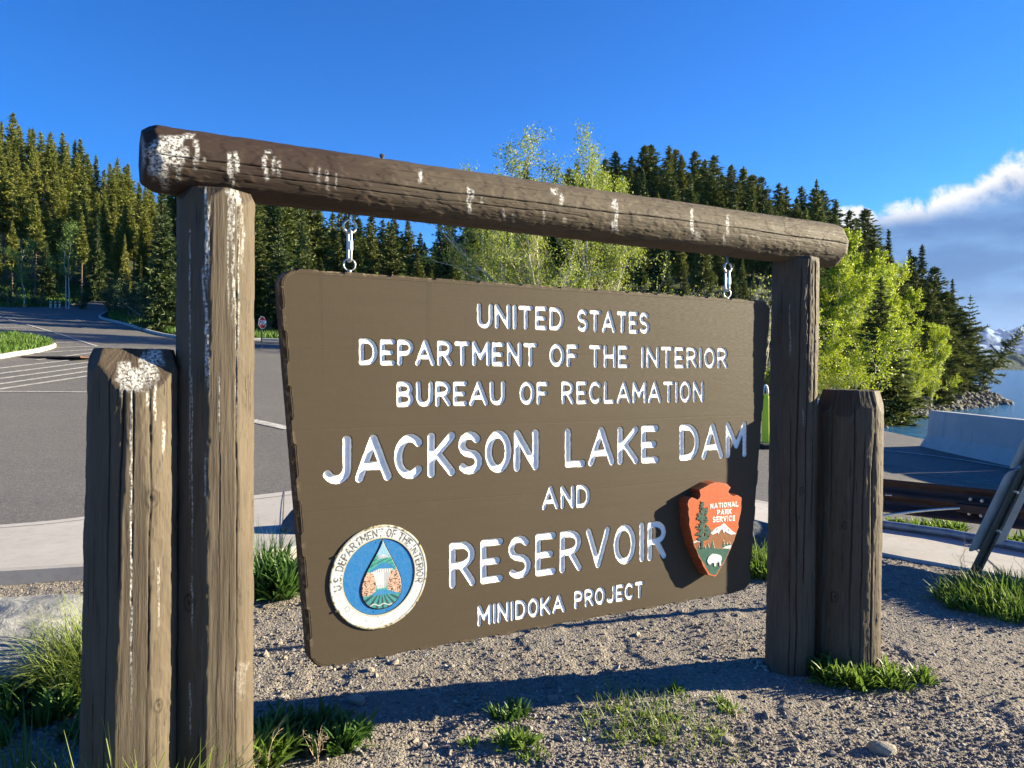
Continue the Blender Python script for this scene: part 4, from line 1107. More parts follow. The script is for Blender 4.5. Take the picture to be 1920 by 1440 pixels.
    for word, (x0, t0, b0), (x1, t1, b1) in (('NATIONAL', (668, 390, 448), (986, 362, 420)), ('PARK', (745, 460, 520), (908, 446, 502)), ('SERVICE', (696, 536, 602), (950, 520, 580))):
        e = 5.6
        for ch, sts in layout(word, 0.44):
            for s in sts:
                s = np.array(s); u = x0 + e + (x1 - x0 - 2 * e) * s[:, 0]
                w = (u - x0) / (x1 - x0); yt = t0 + (t1 - t0) * w + e; yb = b0 + (b1 - b0) * w - e
                put(segd(x, y, np.stack([u, yb + (yt - yb) * s[:, 1]], -1)) < e, (0.84, 0.84, 0.84), .0008)
    put(segd(x, y, den, True) < 4, (0.70, 0.30, 0.17))
    a0, b0_ = [float(v) for v in px2p(1340, 1000, off)]
    V = np.stack([a - a0, b - b0_, hgt + off], -1)
    cols = np.concatenate([col, np.ones((len(col), 1))], 1)
    o = mk('arrowhead_emblem', V, tri, PAINT, None, None, False, cols={'paint': cols})
    on_sign(o, a0, b0_, 0)
    o['label'] = 'orange arrowhead emblem with tree, snowy mountain, white bison and park service lettering'
    # thick edge, slightly wider towards the board
    ea, eb = px2p(den[:, 0] / 6 + 1220, den[:, 1] / 6 + 880, off); E = np.stack([ea - a0, eb - b0_], -1); c = E.mean(0)
    rows = [np.column_stack([E, np.full(n, off)]), np.column_stack([c + (E - c) * 1.012, np.full(n, off * 0.75)]), np.column_stack([c + (E - c) * 1.015, np.zeros(n)])]
    RV = np.concatenate(rows); kk = np.arange(n); k2 = (kk + 1) % n
    rf = np.concatenate([np.stack([kk + i * n, k2 + i * n, k2 + (i + 1) * n, kk + (i + 1) * n], -1) for i in range(2)])
    s = mk('edge', RV, rf, PAINT, o, None, False, cols={'paint': np.tile([[0.42, 0.075, 0.016, 1]], (len(RV), 1))})
build_arrow()

# ------------------------------------------------------------------ hanging hardware
def hanger(px, py_beam, py_top):
    a, bt = [float(q) for q in px2p(px, py_beam, 0.0)]
    _, bb = px2p(px, py_top, 0.0); bb = float(bb)
    t = np.linspace(0, 2 * np.pi, 25)[:-1]
    h = bt - bb
    k = empty('hanger', (0, 0, 0)); k.parent = sign; k.matrix_local = Matrix.Translation(sign.location).inverted() @ plane_matrix(a, bb, -SIGN_T / 2)
    g = MB(); r = 0.024                                  # screw eye in the beam
    c = h - 0.029
    g.tube([(0, h + 0.06, 0), (0, c + r, 0)] + [(-r * math.sin(q), c + r * math.cos(q), 0.006 * q / 6) for q in np.linspace(0.15, 5.9, 22)], 0.0054, 8)
    o = g.build('eye_screw', STEEL, k, True)
    c2, r2 = 0.027, 0.022; lt, lb = c - r + 0.009, c2 + r2 - 0.009
    g = MB(); hw, hl, cy = 0.0115, (lt - lb) / 2, (lt + lb) / 2   # oval quick link, seen nearly edge on
    pts = [(0.12 * hw * math.cos(q), cy + (hl - hw) * np.sign(math.sin(q)) + hw * math.sin(q), hw * math.cos(q)) for q in t]
    g.loop(pts, 0.0056, 8)
    lk = g.build('quick_link', STEEL, k, True)
    g = MB(); g.tube([(0.001, cy - 0.017, hw * 0.95), (0.001, cy + 0.017, hw * 0.95)], 0.0098, 6)
    g.build('sleeve_nut', M_flatcol('bright_zinc', (0.75, 0.75, 0.74), 0.3, 0.6, 0.1), lk)
    g = MB()
    g.loop([(r2 * 0.95 * math.cos(q), c2 + r2 * math.sin(q), 0.004 * math.cos(q)) for q in t], 0.0030, 8)
    g.build('ring', STEEL, k, True)
    g = MB(); g.tube([(0, -0.004, 0), (0, 0.008, 0)], 0.0075, 10); g.build('ring_bolt', STEEL, k, True)
hanger(661, 407, 508.5)
hanger(1373, 490, 559)
# ------------------------------------------------------------------ road furniture
UP = np.array([0, 0, 1.0])
def rel(o, parent):
    """parent keeping the world place"""
    o.parent = parent; o.matrix_parent_inverse = Matrix.Translation(parent.location).inverted(); return o
def barrier(name, c, ang, L=3.05, label='', cat='barrier'):
    """jersey barrier standing at c, running along ang"""
    prof = [(-.30, 0), (-.30, .075), (-.125, .33), (-.085, .80), (-.065, .815), (.065, .815), (.085, .80), (.125, .33), (.30, .075), (.30, 0)]
    n = len(prof); m = 14
    V = []; hl = L / 2
    for k in range(m):
        y = -hl + L * k / (m - 1)
        s = 1 if 0 < k < m - 1 else 0.985
        V += [(p[0] * s, y, p[1] * (1 if 0 < k < m - 1 else 0.993)) for p in prof]
    V = np.array(V); V[:, 0] += 0.004 * (vn(V[:, 1] * 4, V[:, 2] * 6, 0, 3) - 0.5)
    i, j = np.meshgrid(np.arange(m - 1), np.arange(n - 1), indexing='ij'); a = i * n + j
    Fs = [np.stack([a, a + 1, a + n + 1, a + n], -1).reshape(-1, 4), np.arange(n)[None, ::1], (np.arange(n) + (m - 1) * n)[None, ::-1]]
    o = mk(name, V, Fs, BARC)
    o.location = c; o.rotation_euler = (0, 0, ang)
    return tag(o, label, cat, 'concrete barriers along the dam road')
def barr_mat():
    q = NM('stained_barrier_concrete'); 
    b = q.noise(2.2, 5, 0.65); f = q.noise(60, 3, 0.7); st = q.noise(7, 4, 0.65, q.pos('Object', (1, 1, 0.06)))
    c = q.mix(q.mr(b, 0.3, 0.7), (0.39, 0.38, 0.35), (0.47, 0.455, 0.425))
    c = q.mix(q.mr(st, 0.55, 0.72, 0, 0.4), c, (0.17, 0.165, 0.155))
    c = q.mix(q.mr(st, 0.36, 0.30, 0, 0.35), c, (0.56, 0.55, 0.53))
    c = q.mix(q.mr(q.voro(11), 0.05, 0.10, 0.6, 0.0), c, (0.12, 0.115, 0.11))
    return q.set(c, 0.85, q.bump(f, 0.004, 0.8), spec=0.2)
BARC = barr_mat()
yb = 14.75
barrier('concrete_barrier', (8.30, yb - 1.53, 0.0), -0.015, 3.05, 'pale concrete barrier beyond the rusty guardrail, its slanted end by the lake rocks')
barrier('concrete_barrier', (8.35, yb - 1.53 - 3.09, 0.0), -0.02, 3.05, 'concrete barrier cut off behind the leaning sign, butted against its neighbour by a seam')
barrier('concrete_barrier', (7.55, 20.0, 0.0), R(83), 3.05, 'concrete barrier seen in the gap between the hanging sign and the thick post')

# traffic delineator, bright yellow green
def delineator():
    x, y = 4.87, 14.35
    c = np.array([x + 0.0, y, zt(x, y)])
    t = empty('traffic_delineator', c, 'neon yellow green plastic traffic delineator with black base beside the hanging sign', 'delineator')
    g = MB(); w, d = 0.065, 0.04
    for z0, z1, k0, k1 in ((0.10, 0.95, 1.0, 0.92), (0.95, 1.03, 0.92, 0.75)):
        V = [(sx * w * k, sy * d * k, z) for z, k in ((z0, k0), (z1, k1)) for sx, sy in ((-1, -1), (1, -1), (1, 1), (-1, 1))]
        g.add(V, [np.array([[0, 1, 5, 4], [1, 2, 6, 5], [2, 3, 7, 6], [3, 0, 4, 7], [4, 5, 6, 7], [3, 2, 1, 0]])])
    q = NM('neon_plastic'); q.set((0.74, 0.78, 0.04), 0.4)
    o = g.build('panel', q.m, t); bevel(o, 0.012)
    g = MB(); th = np.linspace(0, np.pi, 14)
    g.tube([(0.045 * math.cos(a), 0, 1.03 + 0.17 * math.sin(a) ** 0.8) for a in th], 0.022, 8)
    o = g.build('handle', M_flatcol('white_plastic', (0.72, 0.73, 0.66), 0.45, 0, 0.08), t, True)
    g = MB(); g.box((0, 0, 0.05), (0.20, 0.04, 0), (-0.04, 0.30, 0), (0, 0, 0.05))
    o = g.build('base', M_flatcol('black_rubber', (0.018, 0.018, 0.018), 0.8), t); bevel(o, 0.02)
delineator()

# rusty W-beam guardrail, its end cable and posts
def guardrail():
    a = np.array([2.98, 7.38, 0]); d = np.array([0.712, -0.702, 0]); nrm = np.array([-0.702, -0.712, 0])   # nrm faces the viewer
    L = 6.2
    z = np.array([0.315, 0.335, 0.375, 0.400, 0.440, 0.475, 0.510, 0.550, 0.575, 0.615, 0.635])
    o_ = np.array([0, -.012, -.022, -.060, -.080, -.080 + .055, -.080, -.060, -.022, -.012, 0]); o_[5] = -0.020; o_[4] = -.066; o_[6] = -.066
    o_ = np.array([0, -.006, -.012, -.062, -.078, -.050, -.022, -.050, -.078, -.062, -.012])
    z = np.array([0.315, 0.330, 0.345, 0.375, 0.420, 0.445, 0.475, 0.505, 0.530, 0.575, 0.620])
    n = len(z); m = 40
    t = np.linspace(0, L, m)
    P = a + t[:, None, None] * d + (-o_)[None, :, None] * -nrm + z[None, :, None] * UP
    P2 = P - nrm * 0.006
    V = np.concatenate([P.reshape(-1, 3), P2.reshape(-1, 3)])
    i, j = np.meshgrid(np.arange(m - 1), np.arange(n - 1), indexing='ij'); q = (i * n + j).reshape(-1)
    f = np.stack([q, q + n, q + n + 1, q + 1], -1)
    k = m * n
    r = np.arange(m - 1) * n
    e1 = np.stack([r, r + k, r + n + k, r + n], -1); r2 = r + n - 1; e2 = np.stack([r2, r2 + n, r2 + n + k, r2 + k], -1)
    c = np.arange(n - 1); e3 = np.stack([c, c + 1, c + 1 + k, c + k], -1)
    root = empty('guardrail', a, 'rusty brown steel guardrail with bolts and an end cable, behind the leaning sign', 'guardrail')
    rust = NM('rusty_weathering_steel')
    x = rust.noise(6, 5, 0.65, rust.pos('World', (1, 1, 2.5))); y = rust.noise(60, 3, 0.6)
    cc = rust.ramp(x, [(0.25, (0.018, 0.008, 0.006)), (0.5, (0.040, 0.015, 0.010)), (0.75, (0.07, 0.028, 0.017))])
    rust.set(cc, 0.6, rust.bump(y, 0.002, 0.6), spec=0.4)
    rel(mk('rail', V, [np.concatenate([f, e1, e2, e3]), ], rust.m, smooth=True), root)
    # lap plate where two rails meet
    s0 = 2.30
    g = MB(); 
    tt = np.array([s0, s0 + 0.45])
    Q = a + tt[:, None, None] * d + (o_ * 1.0 + 0.004)[None, :, None] * nrm + z[None, :, None] * UP
    # bolts
    def onrail(px, py):
        dr = np.array([(px - CX) / F, 1, -(py - HY) / F]); p0 = a + nrm * -0.03
        tq = ((p0 - np.array([0, 0, CAMZ])) @ nrm) / (dr @ nrm); return np.array([0, 0, CAMZ]) + dr * tq
    for px, py in ((1820.5, 935.5), (1842, 938.5), (1818, 962.7), (1840, 966.5)):
        g = MB(); p = onrail(px, py); g.tube([p - nrm * 0.03, p + nrm * 0.022], 0.014, 6); g.tube([p + nrm * 0.02, p + nrm * 0.034], 0.008, 8)
        rel(g.build('bolt', STEEL, None), root)
    p = onrail(1666.5, 928)
    g = MB(); g.tube([p - d * 0.024 + nrm * 0.0, p + d * 0.024 + nrm * 0.0], 0.007, 6); g.tube([p - d * 0.024 - nrm * 0.03, p - d * 0.024 + nrm * 0.004], 0.009, 6); g.tube([p + d * 0.024 - nrm * 0.03, p + d * 0.024 + nrm * 0.004], 0.009, 6)
    rel(g.build('slot_bolt', M_flatcol('pale_zinc', (0.7, 0.7, 0.68), 0.4, 0.3), None), root)
    p0, p1 = onrail(1803, 951) + nrm * 0.05, onrail(1600, 980); p1 = onrail(1560, 985) + nrm * 0.10
    g = MB(); tq = np.linspace(0, 1, 14)
    g.tube([p0 * (1 - q) + p1 * q + np.array([0, 0, 0.05 * 4 * q * (1 - q) * 0.6]) for q in tq], 0.0115, 8)
    rel(g.build('cable', STEEL, None, True), root)
    g = MB(); 
    b = p0 + d * 0.16 - nrm * 0.03
    g.box(b, d * 0.19, UP * 0.035, nrm * 0.035)
    o = rel(g.build('cable_bracket', rust.m, None), root); bevel(o, 0.006)
    for s in (0.25, 4.35):
        g = MB(); p = a + d * s - nrm * 0.14; w, h = 0.05, 0.075
        for q in (-1, 1): g.box(p + nrm * h * q + UP * 0.27, d * w, nrm * 0.005, UP * 0.42)
        g.box(p + UP * 0.27, d * 0.004, nrm * h, UP * 0.42)
        g.box(p + nrm * 0.11 + UP * 0.47, d * 0.045, nrm * 0.03, UP * 0.15)
        rel(g.build('rail_post', rust.m, None), root)
guardrail()
# ground pipe (bottom rail) lying at the edge of the walk
g = MB()
pp = [np.array([3.3, 8.18, 0.05]), P3(1645, 988, 7.42), P3(1700, 996, 7.25), P3(1780, 1009, 7.0), P3(1850, 1022, 6.72), P3(1925, 1037, 6.45), np.array([5.6, 4.9, 0.06])]
for q in pp: q[2] = max(zt(q[0], q[1]), 0) + 0.062
g.tube(pp, 0.040, 14)
tag(g.build('steel_pipe', M_flatcol('dull_galvanised_pipe', (0.26, 0.30, 0.33), 0.45, 0.5, 0.25, 12), None, True), 'long dull grey steel pipe lying on the ground along the pavement edge', 'pipe')

# leaning sign post with two plates, seen from behind
def leaning_sign():
    base = P3(1806, 1116, 5.45); top = P3(1985, 748, 5.45); base[2] = zt(base[0], base[1]) - 0.02
    ax = (top - base); L = np.linalg.norm(ax); ax /= L
    back = np.array([-0.25, -0.97, 0.0]); back -= ax * (back @ ax); back /= np.linalg.norm(back)
    wd = np.cross(back, ax)
    root = empty('leaning_sign', base, 'leaning road sign on a metal channel post seen from behind, in the grass clump', 'road sign')
    steel = M_flatcol('aged_green_steel', (0.085, 0.075, 0.055), 0.5, 0.4, 0.3, 16)
    g = MB(); w = 0.022
    prof = np.array([(-.036, 0), (-.020, 0), (-.016, -.030), (.016, -.030), (.020, 0), (.036, 0), (.036, -.004), (.024, -.004), (.019, -.034), (-.019, -.034), (-.024, -.004), (-.036, -.004)])
    V = np.array([base + ax * s + wd * p[0] + back * (p[1] + 0.030) for s in np.linspace(-0.15, L + 0.3, 12) for p in prof])
    n = len(prof); m = 12
    i, j = np.meshgrid(np.arange(m - 1), np.arange(n), indexing='ij'); a_ = i * n + j; b_ = i * n + (j + 1) % n
    rel(mk('channel_post', V, np.stack([a_, b_, b_ + n, a_ + n], -1).reshape(-1, 4), steel), root)
    def plate(bl, br, tl, dl, dr):
        A, B, T = P3(*bl, dl), P3(*br, dr), P3(*tl, dl)
        u = B - A; v = T - A; w_, h_ = np.linalg.norm(u), np.linalg.norm(v); u /= w_; v /= h_
        v = v - 0 * u
        nn = np.cross(u, v); nn /= np.linalg.norm(nn)
        r = 0.035; pol = []
        for cx, cy, a0 in ((r, r, 180), (w_ - r, r, 270), (w_ - r, h_ - r, 0), (r, h_ - r, 90)):
            for q in np.linspace(0, 90, 6): t = R(a0 + q); pol.append((cx + r * math.cos(t), cy + r * math.sin(t)))
        g = MB(); g.prism(pol, (A, u, v, nn), 0.003)
        return rel(g.build('sign_plate', ALU, None), root)
    plate((1814, 1036), (1884, 1016), (1886, 886), 5.44, 5.49)
    plate((1891, 880), (1961, 858), (1963, 728), 5.44, 5.49)
    for px, py in ((1861, 1012), (1893, 938)):
        p = P3(px + 16, py - 14, 5.36); g = MB(); g.tube([p, p + np.array([0, 0.05, 0])], 0.009, 6); rel(g.build('bolt', STEEL, None), root)
leaning_sign()

# stop sign at the far kerb
def stop_sign():
    h = hit(489, 652)
    c = P3(492, 605, h[1]); base = np.array([c[0] - 0.03, c[1], zt(c[0], c[1])])
    root = empty('stop_sign', base, 'red octagonal stop sign on a thin post at the far road edge before the conifers', 'stop sign')
    n = np.array([0.95, -0.312, 0.0]); u = np.cross(UP, n); r = 0.31
    oc_ = [(r * math.cos(R(22.5 + 45 * k)), r * math.sin(R(22.5 + 45 * k))) for k in range(8)]
    g = MB(); g.prism(oc_, (c, u, UP, n), 0.004)
    face = rel(g.build('sign_face', M_flatcol('sign_white', (0.75, 0.75, 0.75), 0.4, 0, 0.05), None), root)
    g = MB(); g.prism([(x * 0.92, y * 0.92) for x, y in oc_], (c + n * 0.003, u, UP, n), 0.002)
    rel(g.build('red_panel', M_flatcol('sign_red', (0.36, 0.008, 0.012), 0.4, 0, 0.05), None), root)
    g = MB()
    for ch, sts in layout('STOP', 0.34):
        for s in sts:
            g.tube([c + n * 0.006 + u * (-0.215 + 0.43 * p[0]) + UP * (-0.10 + 0.20 * p[1]) for p in s], 0.019, 6)
    rel(g.build('lettering', M_flatcol('sign_letter_white', (0.8, 0.8, 0.8), 0.4, 0, 0.02), None), root)
    g = MB(); g.box((base + c) / 2 - n * 0.025 + np.array([0, 0, 0.1]), u * 0.03, n * 0.02, UP * ((c[2] - base[2]) / 2 + 0.1))
    rel(g.build('post', M_flatcol('dark_sign_post', (0.10, 0.09, 0.075), 0.7), None), root)
stop_sign()
# three small pale markers on the far verge
for k, px in enumerate((95, 104, 112)):
    h = hit(px, 578); g = MB()
    g.tube([(0, 0, -0.1), (0, 0, 0.62)], [0.10, 0.085], 10); 
    r = empty('marker_post', h, ['small pale marker post at the far road bend, nearest the forest birch', 'small pale marker post at the far road bend, between two others alike', 'small pale marker post at the far road bend, nearest the tall log frame'][k], 'marker post', 'marker posts at the far bend')
    g.build('shaft', M_flatcol('pale_marker', (0.62, 0.56, 0.46), 0.6), r, True)
    g = MB(); g.tube([(0, 0, 0.38), (0, 0, 0.50)], 0.096, 10); g.build('band', M_flatcol('orange_band', (0.55, 0.16, 0.03), 0.6), r, True)

# ------------------------------------------------------------------ boulders, stones
def rock_mesh(seed, sub=4, rough=0.25, flat=0.0, pl=7, freq=1.0):
    """faceted boulder of unit size"""
    import bmesh
    bm = bmesh.new(); bmesh.ops.create_icosphere(bm, subdivisions=sub, radius=1.0)
    V = np.array([v.co[:] for v in bm.verts]); Fc = np.array([[v.index for v in f.verts] for f in bm.faces]); bm.free()
    r = np.random.RandomState(seed)
    D_ = r.normal(size=(pl, 3)); D_ /= np.linalg.norm(D_, axis=1)[:, None]; o = r.uniform(0.55, 0.9, pl)
    d = V @ D_.T
    lim = np.min(np.where(d > 0.05, o / np.maximum(d, 0.05), 9), 1)
    rad = np.minimum(1.0, lim) * (1 + rough * (fbm(V[:, 0] * 1.5 * freq + 9, V[:, 1] * 1.5 * freq + seed, V[:, 2] * 1.5 * freq, 4, seed) - 0.5))
    return V * rad[:, None], Fc
def M_rock(name, c1, c2, lich=(0.30, 0.29, 0.22), sc=1.0):
    q = NM(name); p = q.pos('World')
    a = q.noise(3.5 * sc, 5, 0.7, p, 0.6); b = q.noise(28 * sc, 5, 0.7, p, 1.2); c = q.noise(9 * sc, 3, 0.6, p)
    k = q.mix(q.mr(a, 0.3, 0.7), c1, c2)
    k = q.mix(q.mr(b, 0.52, 0.68, 0, 0.6), k, tuple(x * 0.4 for x in c1))
    k = q.mix(q.mr(c, 0.58, 0.66, 0, 0.5), k, lich)
    return q.set(k, 0.85, q.bump(b, 0.012, 0.9), spec=0.25)
ROCK = M_rock('grey_lichen_rock', (0.17, 0.175, 0.175), (0.30, 0.295, 0.28))
ROCKD = M_rock('dark_blue_rock', (0.07, 0.08, 0.09), (0.12, 0.125, 0.125))
ROCKS = M_rock('shore_rock', (0.085, 0.08, 0.072), (0.17, 0.155, 0.135), (0.22, 0.20, 0.17), 0.4)
def boulder(name, c, sc, rot, seed, mat, label, sub=5, rough=0.3, pl=7):
    V, Fc = rock_mesh(seed, sub, rough, pl=pl)
    ca, sa = math.cos(rot), math.sin(rot)
    V = V * np.array(sc); V = np.column_stack([V[:, 0] * ca - V[:, 1] * sa, V[:, 0] * sa + V[:, 1] * ca, V[:, 2]])
    o = mk(name, V, Fc, mat, smooth=False); o.location = c
    return tag(o, label, 'boulder')
def slab_rock():
    """block boulder with a nearly flat rough top and a steep face towards the viewer"""
    n = 90
    V, Fc = rock_mesh(5, 6, 0.16, pl=3)
    e = 5.0; s = (np.abs(V) ** e).sum(1) ** (1 / e); V = V / s[:, None] * np.linalg.norm(V, axis=1)[:, None] ** 0.25
    V *= np.array([0.72, 0.47, 0.33])
    V += (0.05 * (fbm(V[:, 0] * 7, V[:, 1] * 7, V[:, 2] * 7, 4, 3) - 0.5))[:, None] * np.array([.6, .6, 1.0])
    V[:, 2] += 0.022 * np.sin(V[:, 1] * 23 + 5 * fbm(V[:, 0] * 3, V[:, 1] * 3, 0, 2, 3)) * (V[:, 2] > 0.1)
    o = mk('boulder', V, Fc, ROCK); o.location = (-3.06, 4.06, -0.02); o.rotation_euler = (0.05, 0.02, 0.15)
    tag(o, 'large flat-topped grey boulder at the edge of the pavement beside tall yellow grass', 'boulder')
slab_rock()
boulder('boulder', (-1.82, 6.85, 0.10), (0.30, 0.30, 0.30), 0.4, 8, ROCKD, 'dark rounded boulder half hidden behind the edge of the hanging sign', 5, 0.25, 5)
boulder('boulder', (2.20, 6.75, 0.05), (0.42, 0.3, 0.22), 0.2, 14, ROCKD, 'low dark boulder behind the sign beside the grass clump near the tall post', 5, 0.3)
def stone(px, py, s, seed, label):
    h = hit(px, py); o = boulder('stone', (h[0], h[1], zt(h[0], h[1]) + s * 0.15), (s, s * 0.7, s * 0.55), seed, seed, M_STONE, label, 3, 0.3, 6); o['category'] = 'stone'
M_STONE = M_rock('pale_stone', (0.30, 0.26, 0.21), (0.40, 0.35, 0.28), (0.45, 0.40, 0.33), 4)
stone(1652, 1418, 0.065, 3, 'pale wedge-shaped stone lying alone on bare gravel at the picture corner')
stone(741, 1246, 0.035, 4, 'small pale stone upright on sunlit gravel below the round seal')
stone(694, 1262, 0.035, 5, 'small tan stone on the gravel under the sign near the round seal')
stone(1362, 1392, 0.03, 6, 'small pale stone on the gravel beside the sparse grass patch')
stone(668, 1322, 0.05, 9, 'flat grey stone lying in the post shadow on the gravel')
for k, (px, py, s) in enumerate(((1424, 1246, .028), (1432, 1252, .022), (1441, 1244, .024), (1421, 1256, .018), (1437, 1262, .018))):
    stone(px, py, s, 20 + k, 'pale pebble heaped against the foot of the tall dark post'); bpy.context.scene.objects[-1] if False else None
for o in list(COL.objects):
    if o.get('label', '').startswith('pale pebble heaped'): o['group'] = 'pebbles at the post foot'

# loose gravel: many small stones, one mesh
def gravel():
    import bmesh
    r = np.random.RandomState(4)
    bm = bmesh.new(); bmesh.ops.create_icosphere(bm, subdivisions=1, radius=1.0)
    bV = np.array([v.co[:] for v in bm.verts]); bF = np.array([[v.index for v in f.verts] for f in bm.faces]); bm.free()
    N = 42000
    y = 2.75 + 4.6 * r.rand(N * 3) ** 1.6
    x = (r.rand(N * 3) * 2 - 1) * 0.74 * y
    dens = sstep(fbm(x * 1.6, y * 1.6, 0, 3, 15), 0.34, 0.62)
    slab = inpoly(x, y, np.concatenate([NEARC, FARC[::-1]])) | inpoly(x, y, ROADP)
    k = (r.rand(N * 3) < 0.25 + 0.75 * dens) & ~slab
    x, y = x[k][:N], y[k][:N]; N = len(x)
    s = np.clip(np.exp(r.normal(-5.25, 0.48, N)), 0.0025, 0.024)
    s *= 1 + 0.0 * y
    V = np.repeat(bV[None], N, 0) * (1 + 0.22 * r.normal(size=(N, len(bV), 1)))
    V = V * (s[:, None] * np.stack([r.uniform(.8, 1.35, N), r.uniform(.6, 1.0, N), r.uniform(.45, .8, N)], -1))[:, None]
    a = r.uniform(0, 2 * np.pi, N); ca, sa = np.cos(a)[:, None], np.sin(a)[:, None]
    tl = r.normal(0, .35, N)[:, None]
    X = V[..., 0] * ca - V[..., 1] * sa; Y = V[..., 0] * sa + V[..., 1] * ca; Z = V[..., 2] + V[..., 0] * tl * 0.6
    z = Zg(x, y) + s * 0.12
    P = np.stack([X + x[:, None], Y + y[:, None], Z + z[:, None]], -1).reshape(-1, 3)
    Fc = (bF[None] + (np.arange(N) * len(bV))[:, None, None]).reshape(-1, 3)
    q = NM('gravel_stones')
    f = q.attr('rnd')
    c = q.ramp(f, [(0.0, (0.10, 0.09, 0.082)), (0.35, (0.19, 0.165, 0.137)), (0.7, (0.27, 0.232, 0.187)), (0.93, (0.17, 0.165, 0.163)), (1.0, (0.42, 0.39, 0.35))])
    c = q.mix(q.mr(q.noise(160, 3, 0.6), 0.4, 0.7, 0, 0.4), c, (0.20, 0.17, 0.145))
    q.set(c, 0.9, spec=0.2)
    o = mk('gravel', P, Fc, q.m, None, {'rnd': np.repeat(r.rand(N), len(bV))}, smooth=False)
    tag(o, 'loose pale gravel strewn over the bare ground around the sign', 'gravel', kind='stuff')
gravel()

# ------------------------------------------------------------------ plants near the camera
def blades(r, base, n, spread, Ls, wid, lean, curl, nseg=5, fold=0.0, lance=False, outward=0.6):
    """n leaf blades around base points -> V, F, rnd, len"""
    base = np.asarray(base, float)
    ang = r.uniform(0, 2 * np.pi, n); rad = np.sqrt(r.rand(n)) * spread
    bx = base[0] + rad * np.cos(ang); by = base[1] + rad * np.sin(ang)
    bz = Zg(bx, by) + base[2] - 0.01
    L = r.uniform(Ls[0], Ls[1], n) * (1 - 0.35 * rad / (spread + 1e-6))
    da = np.where(r.rand(n) < outward, ang + r.normal(0, .5, n), r.uniform(0, 2 * np.pi, n))
    ln = np.abs(r.normal(lean, lean * 0.5, n)) * (0.4 + 0.8 * rad / (spread + 1e-6)); cu = np.abs(r.normal(curl, curl * 0.5, n))
    t = np.linspace(0, 1, nseg + 1)
    th = ln[:, None] + cu[:, None] * t[None] ** 1.4                  # angle from vertical
    ds = L[:, None] / nseg
    h = np.concatenate([np.zeros((n, 1)), np.cumsum(np.sin((th[:, 1:] + th[:, :-1]) / 2) * ds, 1)], 1)
    v = np.concatenate([np.zeros((n, 1)), np.cumsum(np.cos((th[:, 1:] + th[:, :-1]) / 2) * ds, 1)], 1)
    w = (np.sin(np.pi * np.clip(t * 0.9 + 0.08, 0, 1)) ** 0.8 if lance else (1 - t ** 1.6) * (0.55 + 0.45 * np.minimum(t * 5, 1)))[None] * wid * r.uniform(.7, 1.2, n)[:, None] / 2 + 0.0004
    dx, dy = np.cos(da)[:, None], np.sin(da)[:, None]
    tw = r.normal(0, .35, n)[:, None]
    sx, sy = -dy * np.cos(tw), dx * np.cos(tw); sz = np.sin(tw)
    cxp, cyp, czp = bx[:, None] + dx * h, by[:, None] + dy * h, bz[:, None] + v
    nx, ny, nz_ = -dx * np.cos(th), -dy * np.cos(th), np.sin(th)
    Lp = np.stack([cxp + sx * w, cyp + sy * w, czp + sz * w], -1); Rp = np.stack([cxp - sx * w, cyp - sy * w, czp - sz * w], -1)
    C = np.stack([cxp - nx * w * fold, cyp - ny * w * fold, czp - nz_ * w * fold], -1)
    V = np.stack([Lp, C, Rp], 2)                                       # n, seg+1, 3, 3
    m = (nseg + 1) * 3
    b = (np.arange(n) * m)[:, None, None]
    s = (np.arange(nseg) * 3)[None, :, None]
    q = np.concatenate([np.stack([b + s, b + s + 1, b + s + 4, b + s + 3], -1), np.stack([b + s + 1, b + s + 2, b + s + 5, b + s + 4], -1)], 2).reshape(-1, 4)
    rn = np.repeat(np.clip(r.normal(.5, .25, n), 0, 1), m); le = np.tile(np.repeat(t, 3), n)
    return V.reshape(-1, 3), q, rn, le
GRASS = M_leaf('grass_blades', (0.070, 0.125, 0.016), (0.20, 0.26, 0.045), 0.40, tip=(0.27, 0.31, 0.085))
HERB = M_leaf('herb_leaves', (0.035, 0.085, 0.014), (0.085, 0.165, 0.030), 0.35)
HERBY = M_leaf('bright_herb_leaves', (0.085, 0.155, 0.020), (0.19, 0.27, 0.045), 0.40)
DRY = M_leaf('dry_stalks', (0.30, 0.24, 0.14), (0.42, 0.35, 0.22), 0.15)
TURF = M_leaf('turf_blades', (0.060, 0.12, 0.016), (0.12, 0.20, 0.030), 0.35)
def join(parts):
    V, Fq, rn, le, k = [], [], [], [], 0
    for v, f, a, b in parts: V.append(v); Fq.append(f + k); rn.append(a); le.append(b); k += len(v)
    return np.concatenate(V), np.concatenate(Fq), np.concatenate(rn), np.concatenate(le)
def plant(name, parts, mat, label, cat='plant', group=None):
    v, f, a, b = join(parts)
    c = v.mean(0); c[2] = v[:, 2].min()
    o = mk(name, v - c, f, mat, None, {'rnd': a, 'len': b}, smooth=True); o.location = c
    return tag(o, label, cat, group)
rg = np.random.RandomState(11)
def G(px, py): h = hit(px, py); return (h[0], h[1], 0.0)
def herbs(c, rx, ry, n, Ls, wid, per=14, lean=.5, curl=.7):
    """patch of leafy rosettes"""
    out = []
    for k in range(n):
        a, q = rg.uniform(0, 6.28), math.sqrt(rg.rand())
        out.append(blades(rg, (c[0] + rx * q * math.cos(a), c[1] + ry * q * math.sin(a), 0), per, 0.03, Ls, wid, lean, curl, 5, 0.35, True, 0.8))
    return out
